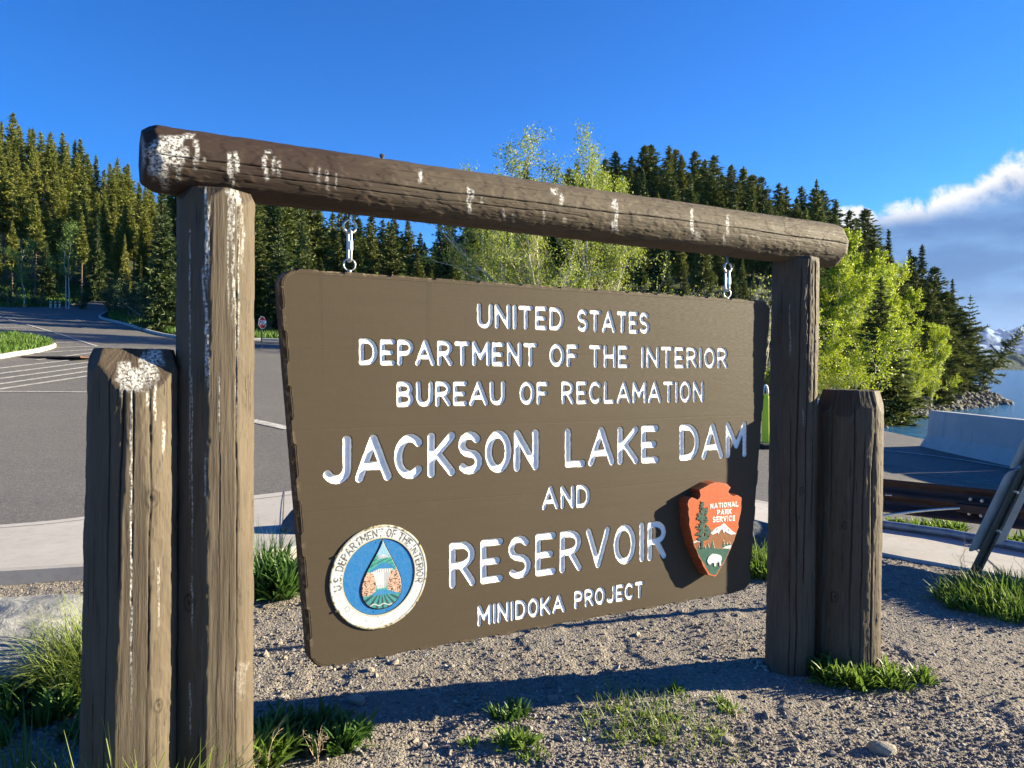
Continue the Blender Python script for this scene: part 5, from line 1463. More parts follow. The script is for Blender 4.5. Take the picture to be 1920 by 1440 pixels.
# long fountain grass left of the short post
plant('grass_tuft', [blades(rg, (-2.12, 3.80, 0), 850, .24, (.34, .64), .007, .22, 1.25), blades(rg, (-1.95, 3.95, 0), 240, .2, (.35, .6), .007, .2, 1.0)], GRASS, 'tall arching yellow green grass tuft between the grey boulder and the short post', 'grass tuft')
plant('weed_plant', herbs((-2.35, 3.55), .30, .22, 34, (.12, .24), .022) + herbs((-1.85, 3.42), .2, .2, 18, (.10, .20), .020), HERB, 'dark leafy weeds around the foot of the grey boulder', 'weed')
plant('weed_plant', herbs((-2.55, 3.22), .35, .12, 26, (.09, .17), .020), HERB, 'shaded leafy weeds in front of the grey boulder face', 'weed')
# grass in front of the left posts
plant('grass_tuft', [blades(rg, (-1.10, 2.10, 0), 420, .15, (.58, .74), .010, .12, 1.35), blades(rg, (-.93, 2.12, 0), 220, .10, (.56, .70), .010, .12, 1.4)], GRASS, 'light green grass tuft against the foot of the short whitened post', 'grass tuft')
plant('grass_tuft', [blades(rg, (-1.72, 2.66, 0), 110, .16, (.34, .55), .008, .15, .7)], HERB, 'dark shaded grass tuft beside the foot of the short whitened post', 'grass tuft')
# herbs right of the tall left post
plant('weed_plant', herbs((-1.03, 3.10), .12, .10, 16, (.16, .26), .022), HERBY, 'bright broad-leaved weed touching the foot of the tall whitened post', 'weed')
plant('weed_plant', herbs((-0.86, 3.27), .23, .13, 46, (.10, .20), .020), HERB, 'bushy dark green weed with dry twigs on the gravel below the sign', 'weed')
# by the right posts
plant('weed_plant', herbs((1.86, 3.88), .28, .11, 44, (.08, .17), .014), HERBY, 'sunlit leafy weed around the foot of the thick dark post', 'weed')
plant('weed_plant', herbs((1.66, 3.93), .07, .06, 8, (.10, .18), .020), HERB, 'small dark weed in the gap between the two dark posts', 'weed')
# clump around the leaning sign
c = (3.42, 5.12)
plant('grass_clump', [blades(rg, (c[0], c[1], 0), 1500, .44, (.14, .30), .010, .3, .8), blades(rg, (c[0] + .45, c[1] - .15, 0), 900, .36, (.14, .30), .010, .3, .8)] + herbs(c, .45, .32, 80, (.10, .20), .020), HERBY, 'dense bright green grass clump at the base of the leaning sign', 'grass clump')
# sparse grass patch
plant('grass_patch', [blades(rg, (.62 + .1 * math.cos(k), 3.42 + .1 * math.sin(k), 0), 60, .26, (.05, .12), .0045, .35, .6) for k in range(7)] + [blades(rg, (.85, 3.25, 0), 130, .2, (.04, .09), .004, .35, .6), blades(rg, (.45, 3.68, 0), 90, .2, (.04, .08), .004, .35, .6)] + herbs((.62, 3.42), .35, .22, 26, (.03, .06), .010), GRASS, 'sparse yellow green grass patch growing in the gravel', 'grass patch')
plant('weed_plant', herbs(G(955, 1350)[:2], .07, .06, 9, (.06, .12), .012), HERB, 'small dark rosette weed on the gravel left of the sparse grass', 'weed')
plant('weed_plant', herbs(G(968, 1402)[:2], .07, .06, 10, (.07, .13), .012), HERBY, 'small paler rosette weed on gravel, nearer the viewer of a pair', 'weed')
plant('weed_plant', herbs(G(1345, 1325)[:2], .08, .08, 6, (.04, .08), .010), HERBY, 'tiny scattered weed on the stony gravel before the dark posts', 'weed')
plant('weed_plant', herbs(G(1265, 1302)[:2], .03, .03, 3, (.05, .08), .010), HERBY, 'tiny single weed at the edge of the post shadow', 'weed')
plant('weed_plant', herbs(G(885, 1405)[:2], .03, .03, 3, (.04, .06), .008), HERBY, 'tiny weed seedling alone on gravel between the shadow band and the dark rosette', 'weed')
plant('weed_plant', herbs(G(1000, 1425)[:2], .05, .05, 4, (.04, .06), .008), HERBY, 'tiny weed seedling on gravel beside the paler rosette', 'weed')
# behind the sign
plant('weed_plant', herbs((-1.72, 5.45), .30, .25, 60, (.22, .40), .026) + [blades(rg, (-1.85, 5.6, 0), 160, .2, (.4, .6), .008, .2, .6)], HERB, 'dark leafy clump behind the lower corner of the sign by the round seal', 'weed')
plant('weed_plant', herbs((1.95, 5.9), .18, .2, 40, (.14, .26), .022) + [blades(rg, (1.95, 5.9, 0), 150, .2, (.25, .42), .008, .2, .6)], HERBY, 'sunlit leafy clump behind the sign between its edge and the tall dark post', 'weed')
# by the pipe
plant('weed_plant', herbs((4.20, 7.35), .24, .14, 30, (.12, .20), .022), HERBY, 'leafy weed growing behind the steel pipe beside the leaning sign', 'weed')
plant('weed_plant', herbs((4.72, 6.75), .22, .14, 30, (.10, .20), .022), HERBY, 'leafy weed behind the steel pipe beyond the leaning sign', 'weed')
plant('weed_plant', herbs((3.98, 7.70), .08, .05, 7, (.08, .14), .016), HERBY, 'little weed behind the steel pipe near the thick dark post', 'weed')
# dry twigs
def twigs(name, base, L, n, label, seed, lean=(0, 0)):
    r = random.Random(seed); g = MB()
    def br(p, d, l, rad, lev):
        pts = [p]; 
        for k in range(5):
            d = (d + np.array([r.gauss(0, .13), r.gauss(0, .13), r.gauss(0, .10)])); d /= np.linalg.norm(d); pts.append(pts[-1] + d * l / 5)
            if lev < 2 and k > 0 and r.random() < .8:
                br(pts[-1], d + np.array([r.gauss(0, .7), r.gauss(0, .7), r.gauss(0, .4)]), l * r.uniform(.3, .5), rad * .6, lev + 1)
        g.tube(pts, np.linspace(rad, rad * .4, 6), 4, False)
    for k in range(n):
        d = np.array([lean[0] + r.gauss(0, .35), lean[1] + r.gauss(0, .35), 1.0]); br(np.zeros(3), d / np.linalg.norm(d), L * r.uniform(.6, 1), .0022, 0)
    o = g.build(name, M_flatcol('dry_twig', (0.34, 0.26, 0.17), 0.8, 0, 0.3, 30)); o.location = (base[0], base[1], zt(base[0], base[1])); return tag(o, label, 'dry weed')
twigs('dry_weed', (-0.97, 2.92), .22, 5, 'dry pale weed stalks standing before the foot of the tall whitened post', 3, (-.6, 0))
twigs('dry_weed', (-0.80, 3.08), .16, 5, 'dry brown twigs sticking out of the bushy dark weed', 4, (-.2, 0))
twigs('dry_weed', (3.62, 5.25), .62, 5, 'dry feathery weed stalks rising beside the leaning sign post', 5, (.75, .2))
twigs('dry_weed', (3.35, 5.5), .34, 4, 'short dry weed stalks at the foot of the leaning sign post', 6, (-.2, 0))
lt = plant('dry_litter', [blades(rg, (x_, y_, .006), 26, .75, (.03, .10), .0028, 1.5, .08, 3, 0, False, 0) for x_, y_ in ((-.3, 3.6), (.6, 3.3), (1.4, 3.7), (.2, 4.4), (1.2, 4.8), (2.3, 4.2), (2.2, 3.4), (2.9, 4.6), (-1.6, 4.6))], DRY, 'short dry straw bits scattered over the bare gravel')
del lt['category']; tag(lt, cat='litter', kind='stuff')
# turf on the traffic island and the verge
def turf(name, poly, n, zoff, Ls, label):
    lo, hi = poly.min(0), poly.max(0); r = np.random.RandomState(5)
    x = r.uniform(lo[0], hi[0], n * 3); y = r.uniform(lo[1], hi[1], n * 3); k = inpoly(x, y, poly); x, y = x[k][:n], y[k][:n]; n = len(x)
    L = r.uniform(*Ls, n) * (0.6 + 0.8 * vn(x * 1.5, y * 1.5, 0, 3)); a = r.uniform(0, 6.28, n); w = 0.02 + 0.0006 * y
    z = Zt(x, y) + zoff; lx, ly = r.normal(0, .35, n) * L, r.normal(0, .35, n) * L
    V = np.stack([np.stack([x - w * np.cos(a), y - w * np.sin(a), z], -1), np.stack([x + w * np.cos(a), y + w * np.sin(a), z], -1), np.stack([x + lx, y + ly, z + L], -1)], 1)
    o = mk(name, V.reshape(-1, 3), np.arange(n * 3).reshape(-1, 3), TURF, None, {'rnd': np.repeat(np.clip(r.normal(.5, .25, n), 0, 1), 3), 'len': np.tile([0, 0, .6], n)})
    return tag(o, label, 'grass', kind='stuff')
turf('island_grass', isl_in, 26000, 0.12, (.12, .26), 'sunlit short grass on the kerbed traffic island')
VERGE = np.array([(0, 43), (-6, 41), (-13.6, 40.8), (-17, 39.2), (-24.5, 48.4), (-29, 53.8), (-31.5, 58.5), (-34, 63), (-35.5, 68), (-26, 68), (-18, 56), (-8, 50), (2, 46)], float)
turf('verge_grass', VERGE, 30000, -0.02, (.18, .40), 'green grass verge along the far road kerb below the forest')
turf('verge_grass', np.array([(-46, 91), (-49.5, 89), (-45, 78), (-42.6, 68), (-43.2, 61), (-48, 52), (-62, 45), (-66, 60), (-56, 90)], float), 16000, -0.02, (.2, .4), 'shaded grass strip beyond the far road bend')
# ------------------------------------------------------------------ trees
def M_needles(name, c1, c2, trans=0.18):
    q = NM(name)
    f = q.math('ADD', q.math('MULTIPLY', q.attr('rnd'), 0.55), q.math('MULTIPLY', q.rnd(), 0.45))
    c = q.mix(f, c1, c2)
    return q.leafy(c, trans, 0.6)
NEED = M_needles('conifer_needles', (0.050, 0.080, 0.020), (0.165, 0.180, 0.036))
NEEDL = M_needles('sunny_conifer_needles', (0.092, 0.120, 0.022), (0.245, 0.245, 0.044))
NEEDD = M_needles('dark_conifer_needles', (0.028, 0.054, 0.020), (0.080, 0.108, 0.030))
ASPL = M_leaf('young_aspen_leaves', (0.21, 0.285, 0.015), (0.39, 0.44, 0.026), 0.40, 0.3)
WILL = M_leaf('spring_willow_leaves', (0.17, 0.23, 0.024), (0.30, 0.35, 0.050), 0.45, 0.2)
PALEL = M_leaf('shaded_birch_leaves', (0.10, 0.17, 0.03), (0.17, 0.25, 0.05), 0.4, 0.2)
SHRUB = M_leaf('shrub_leaves', (0.035, 0.065, 0.018), (0.075, 0.11, 0.025), 0.3, 0.3)
def M_bark(name, c1, c2, sc=(1, 1, .2)):
    q = NM(name); f = q.noise(6, 4, .65, q.pos('Object', sc)); return q.set(q.mix(q.mr(f, .35, .65), c1, c2), 0.9, q.bump(f, 0.03), spec=0.1)
BARK = M_bark('pine_bark', (0.10, 0.072, 0.052), (0.21, 0.165, 0.125))
ABARK = M_bark('pale_aspen_bark', (0.40, 0.38, 0.30), (0.60, 0.57, 0.47), (1, 1, 1.5))
WBARK = M_bark('pale_twig_bark', (0.42, 0.37, 0.27), (0.56, 0.51, 0.40))
def clumps_mesh(name, P, D, Ln, W, mat, k=5, seed=1, spread=0.75, up=0.1, sc=None):
    r = np.random.RandomState(seed); n = len(P)
    P = np.repeat(P, k, 0); D = np.repeat(D, k, 0); rn = np.repeat(np.clip(r.normal(.5, .25, n), 0, 1), k)
    N = n * k
    d = D * 0.8 + r.normal(size=(N, 3)) * spread * 0.6 + np.array([0, 0, up]); d /= np.linalg.norm(d, axis=1)[:, None]
    s = np.cross(d, r.normal(size=(N, 3))); s /= np.linalg.norm(s, axis=1)[:, None] + 1e-9
    sk = np.ones((N, 1)) if sc is None else np.repeat(sc, k)[:, None]
    L = Ln * sk * r.uniform(.6, 1.25, N)[:, None]; w = W * (.4 + .6 * sk) * r.uniform(.7, 1.3, N)[:, None]
    V = np.stack([P - s * w - d * L * .15, P + s * w - d * L * .15, P + d * L], 1).reshape(-1, 3)
    return mk(name, V, np.arange(N * 3).reshape(-1, 3), mat, None, {'rnd': np.repeat(rn, 3), 'len': np.zeros(N * 3)})
def conifer_parts(seed, Rr, c0, dz, nb, droop, rise, p, cl=.42, cw=.075, step=.2, irr=.3, k=7, mat=None, H=10.0, low=.5, tr=.13, curve=0.0):
    r = np.random.RandomState(seed); P, D, SC = [], [], []
    z = c0 * H; ph = 0
    tb = MB()
    bend = r.normal(0, curve, 2)
    cxy = lambda zz: bend * (zz / H) ** 2
    sec = r.uniform(.75, 1.15, 7)
    while z < H * .985:
        t = (z / H - c0) / (1 - c0)
        L = Rr * (1 - t) ** p * min(1, low + t * 3.5) * r.uniform(1 - irr, 1 + irr * .6)
        for b in range(max(3, int(nb * (1 - .4 * t)))):
            az = r.uniform(0, 2 * np.pi); l = max(.05, L * r.uniform(.55, 1.1) * np.interp((az / 6.283 * 7) % 7, np.arange(8), np.append(sec, sec[0])))
            d = np.array([math.cos(az), math.sin(az), rise * t - droop * (1 - t) * r.uniform(.5, 1.3)])
            m = max(1, int(l / step))
            x0, y0 = cxy(z)
            for q in range(m):
                s = (q + r.rand()) / m
                SC.append(.35 + .65 * (1 - t) ** .7); P.append((x0 + d[0] * s * l, y0 + d[1] * s * l, z + d[2] * s * l + 0.10 * l * s * s)); D.append(d / np.linalg.norm(d))
            if l > .7 and c0 > .02 and r.rand() < .5:
                tb.tube([(x0, y0, z), (x0 + d[0] * l * .7, y0 + d[1] * l * .7, z + d[2] * l * .7 + .05 * l)], [.022, .008], 3, False)
        z += dz * r.uniform(.6, 1.35) * (1 - .35 * t)
    for q in range(10): x0, y0 = cxy(H * .97); SC.append(.35); P.append((x0, y0, H * (.955 + .005 * q))); D.append((0, 0, 1))
    # dead stubs below the crown
    if c0 > .25:
        for q in range(22):
            zz = r.uniform(.12, c0) * H; az = r.uniform(0, 6.28); l = r.uniform(.25, .7)
            tb.tube([(0, 0, zz), (l * math.cos(az), l * math.sin(az), zz - .08)], [.014, .005], 3, False)
    zz = np.linspace(-0.08, 1, 9) * H
    tb.tube([(cxy(max(q, 0))[0], cxy(max(q, 0))[1], q) for q in zz], tr * (1 - np.linspace(0, 1, 9) * .93), 8)
    crown = clumps_mesh('crown', np.array(P), np.array(D), cl, cw, mat, k, seed, sc=np.array(SC))
    trunk = tb.build('trunk', BARK)
    return trunk, crown
PROTO = []
def tree_inst(name, protos, loc, sc, rz, label, cat, group, tilt=None):
    o = empty(name, loc, label, cat, group); o.empty_display_size = 1
    o.scale = sc; o.rotation_euler = (tilt[0] if tilt else 0, tilt[1] if tilt else 0, rz)
    for p in protos:
        c = p.copy(); COL.objects.link(c); c.parent = o
    return o
KIND = {}
def reg(key, parts): KIND[key] = parts
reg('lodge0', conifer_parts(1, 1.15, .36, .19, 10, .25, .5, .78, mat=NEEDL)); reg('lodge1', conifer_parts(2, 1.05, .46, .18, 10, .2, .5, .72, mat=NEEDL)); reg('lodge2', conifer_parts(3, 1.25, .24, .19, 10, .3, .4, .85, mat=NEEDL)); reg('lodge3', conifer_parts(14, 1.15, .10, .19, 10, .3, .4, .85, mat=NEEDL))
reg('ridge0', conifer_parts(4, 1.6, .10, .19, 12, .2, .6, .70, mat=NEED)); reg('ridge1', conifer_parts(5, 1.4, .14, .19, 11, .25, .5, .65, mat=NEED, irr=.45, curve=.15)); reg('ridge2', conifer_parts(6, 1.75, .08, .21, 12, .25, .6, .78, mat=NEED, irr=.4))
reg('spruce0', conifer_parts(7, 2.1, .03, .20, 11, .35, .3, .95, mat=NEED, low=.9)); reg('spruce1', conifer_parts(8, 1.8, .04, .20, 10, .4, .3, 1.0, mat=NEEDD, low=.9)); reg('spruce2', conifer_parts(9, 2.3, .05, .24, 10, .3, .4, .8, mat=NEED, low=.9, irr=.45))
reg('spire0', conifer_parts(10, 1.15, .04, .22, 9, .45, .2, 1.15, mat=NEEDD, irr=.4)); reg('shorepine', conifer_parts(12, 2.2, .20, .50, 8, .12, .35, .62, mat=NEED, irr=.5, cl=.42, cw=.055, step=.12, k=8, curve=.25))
reg('shorepine1', conifer_parts(13, 1.8, .14, .40, 8, .2, .35, .7, mat=NEED, irr=.5, cl=.42, cw=.055, step=.13, k=8, curve=.2))

def broadleaf_parts(seed, H, stems, spread, leaf, nleaf, mat, bark, base_r=.11, clear=.12, size=(.07, .12), lev=3, upness=.55, vis=1.0):
    r = np.random.RandomState(seed); tb = MB(); Lp = []
    def br(p, d, l, rad, k):
        n = 6; pts = [p]
        for q in range(n):
            d = d + r.normal(0, .10 + .04 * k, 3) + np.array([0, 0, .05 * upness]); d /= np.linalg.norm(d)
            pts.append(pts[-1] + d * l / n)
            f = (q + 1) / n
            if k < lev and f > (clear if k == 0 else .12):
                for _ in range(2 if k == 0 else (1 + (r.rand() < .6))):
                    if r.rand() < .85:
                        nd = d * (.55 + upness * .5) + r.normal(0, .62, 3); nd[2] += upness * .3; nd /= np.linalg.norm(nd)
                        br(pts[-1], nd, l * r.uniform(.28, .46) * (1.05 - .45 * f if k == 0 else 1), rad * (1 - .7 * f) * .55, k + 1)
            if k >= 1: Lp.append(np.concatenate([pts[-1], [k]]))
        tb.tube(pts, np.linspace(rad, rad * .22, n + 1), 5 if k < 2 else 3, False)
    for s in range(stems):
        a = r.uniform(0, 6.28); d = np.array([math.cos(a) * spread * r.uniform(.5, 1.2), math.sin(a) * spread * r.uniform(.5, 1.2), 1.0]) if stems > 1 else np.array([r.normal(0, .04), r.normal(0, .04), 1.0])
        br(np.array([math.cos(a) * .12 * (stems > 1), math.sin(a) * .12 * (stems > 1), -.3]), d / np.linalg.norm(d), H * r.uniform(.82, .98) if stems > 1 else H * .95, base_r * r.uniform(.7, 1.1), 0)
    Lp = np.array(Lp); w = np.where(Lp[:, 3] >= 2, 1.0, .35); idx = r.choice(len(Lp), nleaf, p=w / w.sum())
    # top at H
    kz = H / max(np.percentile(Lp[:, 2], 99.8), 1e-3); Lp[:, :3] *= kz
    tb.v = [q * kz for q in tb.v]
    # uneven clumps: some twigs carry more leaves
    P = Lp[idx, :3] + r.normal(0, leaf, (nleaf, 3))
    a = r.normal(size=(nleaf, 3)); a /= np.linalg.norm(a, axis=1)[:, None]; b = np.cross(a, r.normal(size=(nleaf, 3))); b /= np.linalg.norm(b, axis=1)[:, None]
    s = r.uniform(*size, nleaf)[:, None]
    V = np.stack([P - a * s * .6, P + b * s * .42, P + a * s * .6, P - b * s * .42], 1).reshape(-1, 3)
    crown = mk('crown', V, np.arange(nleaf * 4).reshape(-1, 4), mat, None, {'rnd': np.repeat(np.clip(r.normal(.5, .25, nleaf), 0, 1), 4), 'len': np.zeros(nleaf * 4)})
    return tb.build('trunk', bark), crown
reg('aspen0', broadleaf_parts(21, 10, 1, 0, .10, 11000, ASPL, ABARK, .11, .14, (.08, .14), upness=1.15)); reg('aspen1', broadleaf_parts(22, 10, 2, .13, .10, 12000, ASPL, ABARK, .10, .12, (.08, .14), upness=1.15)); reg('aspen2', broadleaf_parts(23, 10, 3, .22, .11, 10000, ASPL, ABARK, .10, .05, (.09, .15), upness=1.0))
reg('willow0', broadleaf_parts(24, 10, 5, .30, .12, 21000, WILL, WBARK, .13, .14, (.055, .10), upness=.9)); reg('willow1', broadleaf_parts(25, 10, 4, .26, .12, 18000, WILL, WBARK, .12, .12, (.055, .10), upness=.9))
reg('birch0', broadleaf_parts(26, 10, 1, 0, .2, 3800, PALEL, ABARK, .11, .35, (.10, .16), upness=.6)); reg('birch1', broadleaf_parts(27, 10, 2, .10, .2, 3000, PALEL, ABARK, .09, .35, (.10, .16), upness=.6))
reg('shrub0', broadleaf_parts(28, 10, 6, .75, .35, 6000, SHRUB, WBARK, .10, .1, (.22, .40), upness=.3)); reg('shrub1', broadleaf_parts(29, 10, 7, .9, .35, 6000, SHRUB, WBARK, .10, .1, (.22, .40), upness=.2))
reg('bare0', broadleaf_parts(30, 10, 6, .5, .3, 350, WILL, WBARK, .09, .1, (.15, .25), upness=.6))
for ps in KIND.values():
    for p in ps: COL.objects.unlink(p)

NT = 0
rt = np.random.RandomState(77)
def place(kind, px, d, ytop, label, group, name='conifer_tree', cat='conifer', wide=1.0, jit=True, tilt=None, minh=4.0, maxh=30.0):
    global NT
    x = (px - CX) / F * d; zb = zt(x, d)
    h = CAMZ - (ytop - HY) / F * d - zb
    if h < minh: return None
    h = min(h, maxh); s = h / 10.0
    w = s * wide * (rt.uniform(.85, 1.2) if jit else 1.0)
    NT += 1
    return tree_inst(name, KIND[kind], (x, d, zb - .1), (w, w, s), rt.uniform(0, 6.28), label, cat, group, tilt)
def row(xs, d, fy, kinds, label, group, dj=4.0, wide=1.0, **kw):
    for x in xs:
        px = x + rt.uniform(-7, 7); dd = d + rt.uniform(-dj, dj)
        place(kinds[rt.randint(len(kinds))], px, dd, fy(px), label, group, wide=wide, **kw)
SKL = lambda x: np.interp(x, [-120, 0, 25, 60, 100, 145, 200, 245, 262, 330, 420], [190, 222, 212, 236, 248, 262, 290, 302, 330, 352, 380])
LL = 'tall narrow sunlit conifer in the forest climbing the hill beyond the road bend'
LG = 'conifers on the hill beyond the road bend'
LK = ['lodge0', 'lodge1', 'lodge2', 'lodge3']
row(np.arange(-70, 400, 15), 128, lambda x: SKL(x) + rt.uniform(-6, 16), LK, LL, LG, wide=1.3)
row(np.arange(-64, 400, 17), 114, lambda x: SKL(x) + rt.uniform(12, 55), LK, LL, LG, wide=1.3)
row(np.arange(-70, 400, 19), 101, lambda x: SKL(x) + rt.uniform(45, 100), LK, LL, LG, wide=1.3)
row(np.arange(-66, 380, 22), 89, lambda x: SKL(x) + rt.uniform(80, 150), LK, LL, LG, wide=1.3)
row(list(np.arange(-60, 30, 26)) + list(np.arange(60, 340, 30)), 77, lambda x: SKL(x) + rt.uniform(120, 215), ['lodge0', 'lodge1', 'lodge3', 'spruce1'], LL, LG, dj=5)
SKC = lambda x: np.interp(x, [330, 400, 480, 540, 580, 600, 640, 700, 755, 795, 815, 840, 900, 960], [310, 285, 290, 310, 335, 396, 382, 388, 400, 432, 436, 385, 360, 350])
CL_ = 'dark conifer in the dense stand directly behind the hanging sign board'
CG = 'conifers behind the sign board'
CK = ['spruce0', 'spruce1', 'spruce2', 'ridge0', 'ridge2']
row(np.arange(345, 960, 25), 92, lambda x: SKC(x) + rt.uniform(-4, 22), CK + ['lodge3'], CL_, CG, wide=1.5)
row(np.arange(352, 960, 29), 74, lambda x: SKC(x) + rt.uniform(8, 60), CK, CL_, CG, wide=1.45)
row(np.arange(345, 960, 36), 58, lambda x: SKC(x) + rt.uniform(20, 95), CK, CL_, CG, dj=5, wide=1.3)
row(np.arange(338, 600, 24), 67, lambda x: np.interp(x, [330, 400, 480, 560, 600], [285, 262, 272, 300, 330]) + rt.uniform(-4, 16), ['spruce0', 'spruce2', 'ridge2', 'ridge0'], CL_, CG, dj=4, wide=1.1)
row(np.arange(478, 900, 46), 48.5, lambda x: SKC(x) + rt.uniform(60, 150), ['spruce0', 'spruce1', 'spruce2'], CL_, CG, dj=2.5)
SKR = lambda x: np.interp(x, [880, 925, 960, 1010, 1080, 1140, 1200, 1225, 1290, 1330, 1400, 1440, 1490, 1535, 1560, 1592, 1625, 1650, 1680], [392, 330, 345, 330, 305, 286, 278, 274, 282, 293, 315, 322, 345, 342, 375, 386, 395, 430, 470])
RL = 'dark conifer on the wooded ridge rising above the crossbeam of the log frame'
RG_ = 'conifers on the ridge above the crossbeam'
RK = ['ridge0', 'ridge1', 'ridge2', 'spruce0', 'lodge3']
row(np.arange(905, 1660, 23), 116, lambda x: SKR(x) + rt.uniform(-5, 14), RK, RL, RG_, wide=2.0)
row(np.arange(915, 1650, 26), 103, lambda x: SKR(x) + rt.uniform(8, 50), RK, RL, RG_, wide=1.8)
row(np.arange(905, 1640, 30), 90, lambda x: SKR(x) + rt.uniform(35, 100), RK + ['spruce1'], RL, RG_, wide=1.5)
row(np.arange(920, 1600, 36), 76, lambda x: SKR(x) + rt.uniform(80, 170), RK + ['spruce1'], RL, RG_, dj=5)
row(np.arange(1250, 1560, 40), 64, lambda x: SKR(x) + rt.uniform(150, 250), ['spruce0', 'spruce1', 'ridge1'], RL, RG_, dj=4)
place('ridge1', 985, 74, 296, 'single pointed conifer standing out against the sky just behind the pale willow', None, wide=.9)
# more aspens and the conifer wall behind them
for px, d_, yt, lb in ((1634, 62, 470, 'slender bright aspen top between the tallest aspen and the dark conifer'), (1745, 70, 605, 'small bright aspen at the lake end of the row, lowest of the tall stems')):
    place(['aspen0', 'aspen1', 'aspen2', 'aspen0'][px % 4], px, d_, yt, lb, None, 'aspen_tree', 'aspen', 1.0, False, minh=2)
for px, d_, yt in ((1668, 84, 480), (1690, 86, 500), (1718, 86, 510), (1742, 84, 530), (1762, 82, 570), (1700, 78, 560), (1735, 76, 620), (1770, 80, 630), (1795, 84, 610), (1680, 74, 610), (1752, 88, 500), (1776, 88, 545), (1800, 88, 575), (1758, 74, 650), (1712, 90, 480)):
    place(['ridge0', 'ridge2', 'spruce0', 'spruce1'][px % 4], px, d_, yt, 'full dark conifer in the row behind the bright aspens, stepping down to the water', 'conifer row by the shore', wide=1.9, minh=2)
# lone conifers along the shore
place('ridge2', 1531, 92, 336, 'broad conifer topping the ridge just above the end of the crossbeam', None, wide=1.1)
place('spruce0', 1652, 55, 520, 'dark full conifer standing between the bright yellow green aspens', None, wide=1.45)
place('spire0', 1666, 88, 430, 'slender dark spire conifer rising behind the bright aspens against the cloud', None, wide=1.4)
place('ridge1', 1707, 92, 466, 'round-topped dark conifer behind the aspens, beside a thin spire', None)
place('spire0', 1729, 90, 459, 'thin dark spire conifer standing clear against the grey blue cloud above the aspens', None, wide=1.4)
place('ridge1', 1760, 88, 519, 'dark conifer between the aspens and the shore pines', None)
place('spire0', 1786, 90, 523, 'spindly pointed conifer on the shore next to the layered pine', None, wide=1.2)
place('spruce1', 1748, 80, 590, 'low dark conifer at the foot of the aspens by the shore rocks', None, wide=1.2)
place('spruce2', 1775, 84, 600, 'bushy dark conifer above the shore rocks below the spindly one', None, wide=1.0)
place('shorepine', 1816, 86, 553, 'open pine with layered branches on the lake shore, upright', None, wide=1.15, jit=False)
place('shorepine1', 1800, 84, 640, 'low ragged pine on the shore under the layered pine', None, wide=1.3)
place('shorepine1', 1846, 92, 690, 'low scrubby pine at the rocky point beneath the leaning tree', None, wide=1.9, minh=2)
# leaning pine over the water
d = 88.0; b0, t0 = P3(1822, 742, d), P3(1922, 606, d); v = Vector(t0 - b0); hL = v.length
o = empty('conifer_tree', b0, 'ragged pine leaning far out over the lake from the rocky point', 'conifer'); o.scale = (hL / 10 * .95, hL / 10 * .95, hL / 10)
o.rotation_euler = v.to_track_quat('Z', 'Y').to_euler()
for p in KIND['shorepine']: c = p.copy(); COL.objects.link(c); c.parent = o
# broadleaf trees
A = 'aspen_tree'
place('aspen0', 1606, 60, 432, 'tallest bright aspen, its top rising above the end of the crossbeam', None, A, 'aspen', .95, False)
place('aspen1', 1560, 60, 500, 'bright aspen just beyond the crossbeam end, partly behind the tall dark post', None, A, 'aspen', 1.0, False)
place('aspen1', 1690, 67, 490, 'bright yellow green aspen with a rounded top to the lake side of the dark conifer', None, A, 'aspen', 1.0, False)
place('aspen0', 1722, 69, 540, 'bright aspen at the lake end of the aspen row beside the dark shore conifers', None, A, 'aspen', 1.05, False)
place('aspen0', 1655, 70, 470, 'pale green aspen whose crown shows above the dark conifer between the aspens', None, A, 'aspen', 1.0, False)
place('aspen2', 1590, 47, 575, 'short bushy bright aspen standing in front of the others behind the thick post', None, A, 'aspen', 1.35, False)
place('aspen2', 1705, 64, 660, 'small bright aspen bush above the shore rocks by the concrete barrier', None, A, 'aspen', 1.6, False, minh=2)
place('aspen2', 1540, 46, 630, 'bright aspen thicket seen between the tall dark post and the thick post', None, A, 'aspen', 1.4, False, minh=2)
W_ = 'willow_tree'
place('willow0', 1050, 38, 252, 'large pale willow with many light bare stems behind the crossbeam', None, W_, 'willow', 1.05, False)
place('willow1', 1128, 41, 258, 'leafy yellow green willow beside the large pale willow, nearer the dark ridge', None, W_, 'willow', .85, False)
place('willow1', 930, 50, 318, 'yellow green tree top peeking over the middle of the crossbeam', None, W_, 'willow', .6, False)
B_ = 'birch_tree'
place('birch0', 45, 66, 440, 'pale thin birch with white trunk at the shaded forest edge by the road bend', None, B_, 'birch', 1.1, False)
place('birch1', 126, 66, 412, 'light green birch with sunlit top before the dark forest', None, B_, 'birch', 1.1, False)
place('birch0', 172, 66, 505, 'slender leaning birch stems in the forest shade beside the grass bank', None, B_, 'birch', 1.0, False, tilt=(0, .15))
SL = 'dark leafy shrub at the forest edge above the road kerb'
for px, d, yt in ((215, 62, 535), (250, 56, 525), (285, 54, 530), (270, 60, 515), (315, 47, 560), (20, 66, 530), (345, 46, 540), (75, 68, 540), (150, 68, 545), (500, 46, 590), (540, 48, 580), (600, 48, 560), (690, 49, 550)):
    place('shrub%d' % rt.randint(2), px, d, yt, SL, 'shrubs along the forest edge', 'shrub', 'shrub', .8, True, minh=1)
place('shrub0', 275, 51, 555, 'bright little shrub on the grass bank before the tall log frame', None, 'shrub', 'shrub', .7, False, minh=.5)
place('spruce1', 305, 44, 330, 'tall shaded spruce with bare lower trunk on the grass bank beside the tall log frame', None, wide=1.0)
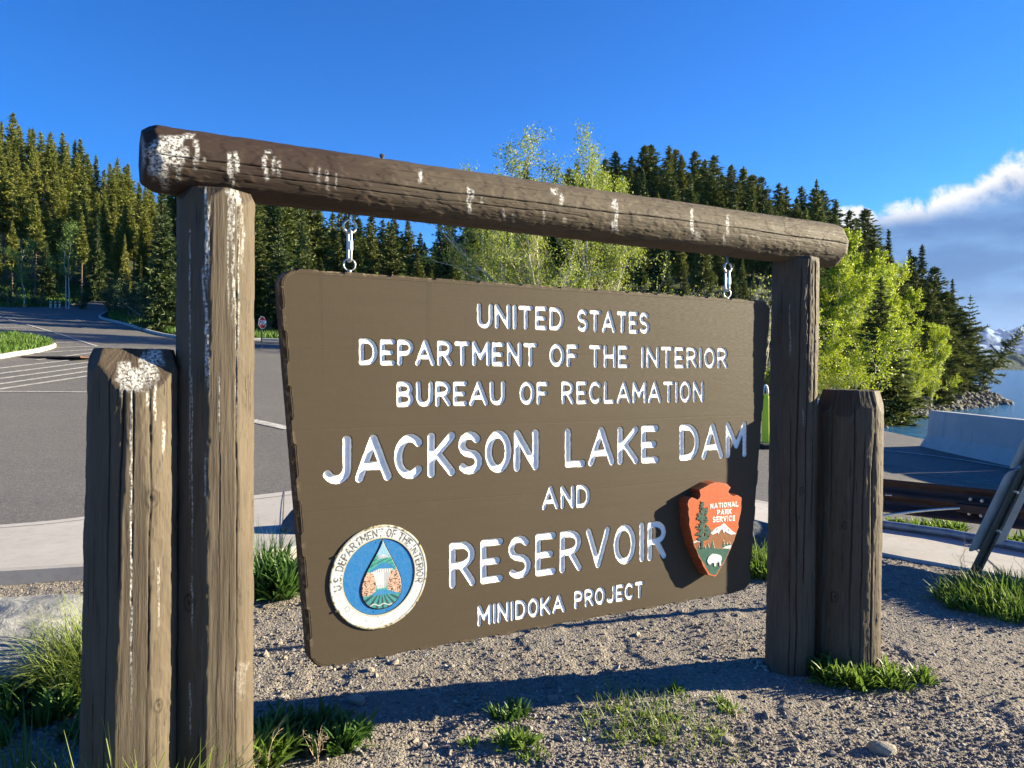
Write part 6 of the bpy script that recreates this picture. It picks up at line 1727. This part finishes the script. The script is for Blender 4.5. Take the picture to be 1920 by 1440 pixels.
for px, yt in ((1310, 528), (1375, 512), (1415, 520)):
    place('bare0', px, 36, yt, 'thin leafless shrub showing just above the top edge of the sign', 'leafless shrubs above the sign', 'bare_shrub', 'shrub', .8, True, minh=.5)
for px, yt in ((1435, 690), (1455, 640), (1500, 650)):
    place('aspen2', px, 44, yt, 'bright aspen sapling behind the concrete barrier by the sign edge', 'aspen saplings behind the barrier', 'aspen_sapling', 'aspen', 1.5, True, minh=.5)

# ------------------------------------------------------------------ shore rocks
def riprap():
    r = np.random.RandomState(8); i0 = 22; protos = [rock_mesh(40 + k, 2, .3, pl=9) for k in range(6)]
    seg = SHORE[(SHORE[:, 1] > 36) & (SHORE[:, 1] < 104) & (SHORE[:, 0] > 14)]
    s = np.concatenate([[0], np.cumsum(np.hypot(*np.diff(seg, axis=0).T))])
    V, Fs, k = [], [], 0
    def one(t, off, sc, zz):
        x = np.interp(t, s, seg[:, 0]); y = np.interp(t, s, seg[:, 1])
        x2 = np.interp(t + .5, s, seg[:, 0]); y2 = np.interp(t + .5, s, seg[:, 1]); dx, dy = x2 - x, y2 - y; q = math.hypot(dx, dy) + 1e-9
        return x - dy / q * off, y + dx / q * off
    for n in range(1500):
        t = r.uniform(0, s[-1] - 1); off = r.uniform(-1.2, 3.4); sc = r.uniform(.12, .34)
        x, y = one(t, off, sc, 0); v, f = protos[r.randint(6)]
        a = r.uniform(0, 6.28); ca, sa = math.cos(a), math.sin(a); v = v * np.array([sc * 1.3, sc, sc * .75])
        v = np.column_stack([v[:, 0] * ca - v[:, 1] * sa, v[:, 0] * sa + v[:, 1] * ca, v[:, 2] + v[:, 0] * r.normal(0, .3)])
        z = max(zt(x, y), LAKE_Z - .25) + sc * .2
        V.append(v + np.array([x, y, z])); Fs.append(f + k); k += len(v)
    tag(mk('riprap', np.concatenate(V), np.concatenate(Fs), ROCKS), 'heap of pale broken shore rocks between the trees and the lake', 'rocks', kind='stuff')
    for n in range(26):
        t = r.uniform(4, s[-1] - 2); off = r.uniform(-1.0, 2.2); sc = r.uniform(.36, .58); x, y = one(t, off, sc, 0)
        v, f = rock_mesh(60 + n, 3, .3, pl=9)
        o = mk('shore_boulder', v * np.array([sc * 1.3, sc, sc * .8]), f, ROCKS); o.location = (x, y, max(zt(x, y), LAKE_Z - .1) + sc * .25); o.rotation_euler = (r.normal(0, .2), r.normal(0, .2), r.uniform(0, 6))
        tag(o, 'large angular boulder among the broken rocks of the lake shore', 'boulder', 'large boulders on the shore')
    for (px, py, s_), lb in zip(((1862, 752, 1.0), (1888, 758, .55), (1850, 742, 1.1)), ('dark boulder at the very tip of the rocky point, in the water', 'small dark rock alone in the lake off the rocky point', 'big dark boulder beneath the leaning pine at the point')):
        dd = (CAMZ - LAKE_Z) * F / (py - HY); v, f = rock_mesh(90 + int(px), 3, .3, pl=9)
        o = mk('shore_boulder', v * np.array([s_ * 1.5, s_, s_ * .6]), f, ROCKD); o.location = ((px - CX) / F * dd, dd, LAKE_Z + s_ * .12); tag(o, lb, 'boulder')
riprap()
# ------------------------------------------------------------------ thin air
def haze():
    V = [(x, y, z) for z in (-14, 480) for y in (-300, 6800) for x in (-760, 6700)]
    m = bpy.data.materials.new('thin_haze'); m.use_nodes = True; nt = m.node_tree; nt.nodes.remove(nt.nodes['Principled BSDF'])
    p = nt.nodes.new('ShaderNodeVolumePrincipled'); p.inputs['Color'].default_value = (0.55, 0.72, 1.0, 1); p.inputs['Density'].default_value = HAZE; p.inputs['Anisotropy'].default_value = 0.2
    nt.links.new(p.outputs[0], nt.nodes['Material Output'].inputs['Volume'])
    tag(mk('haze', V, [np.array([[0, 2, 3, 1], [4, 5, 7, 6], [0, 1, 5, 4], [2, 6, 7, 3], [0, 4, 6, 2], [1, 3, 7, 5]])], m), kind='stuff')
HAZE = 0.000025
haze()
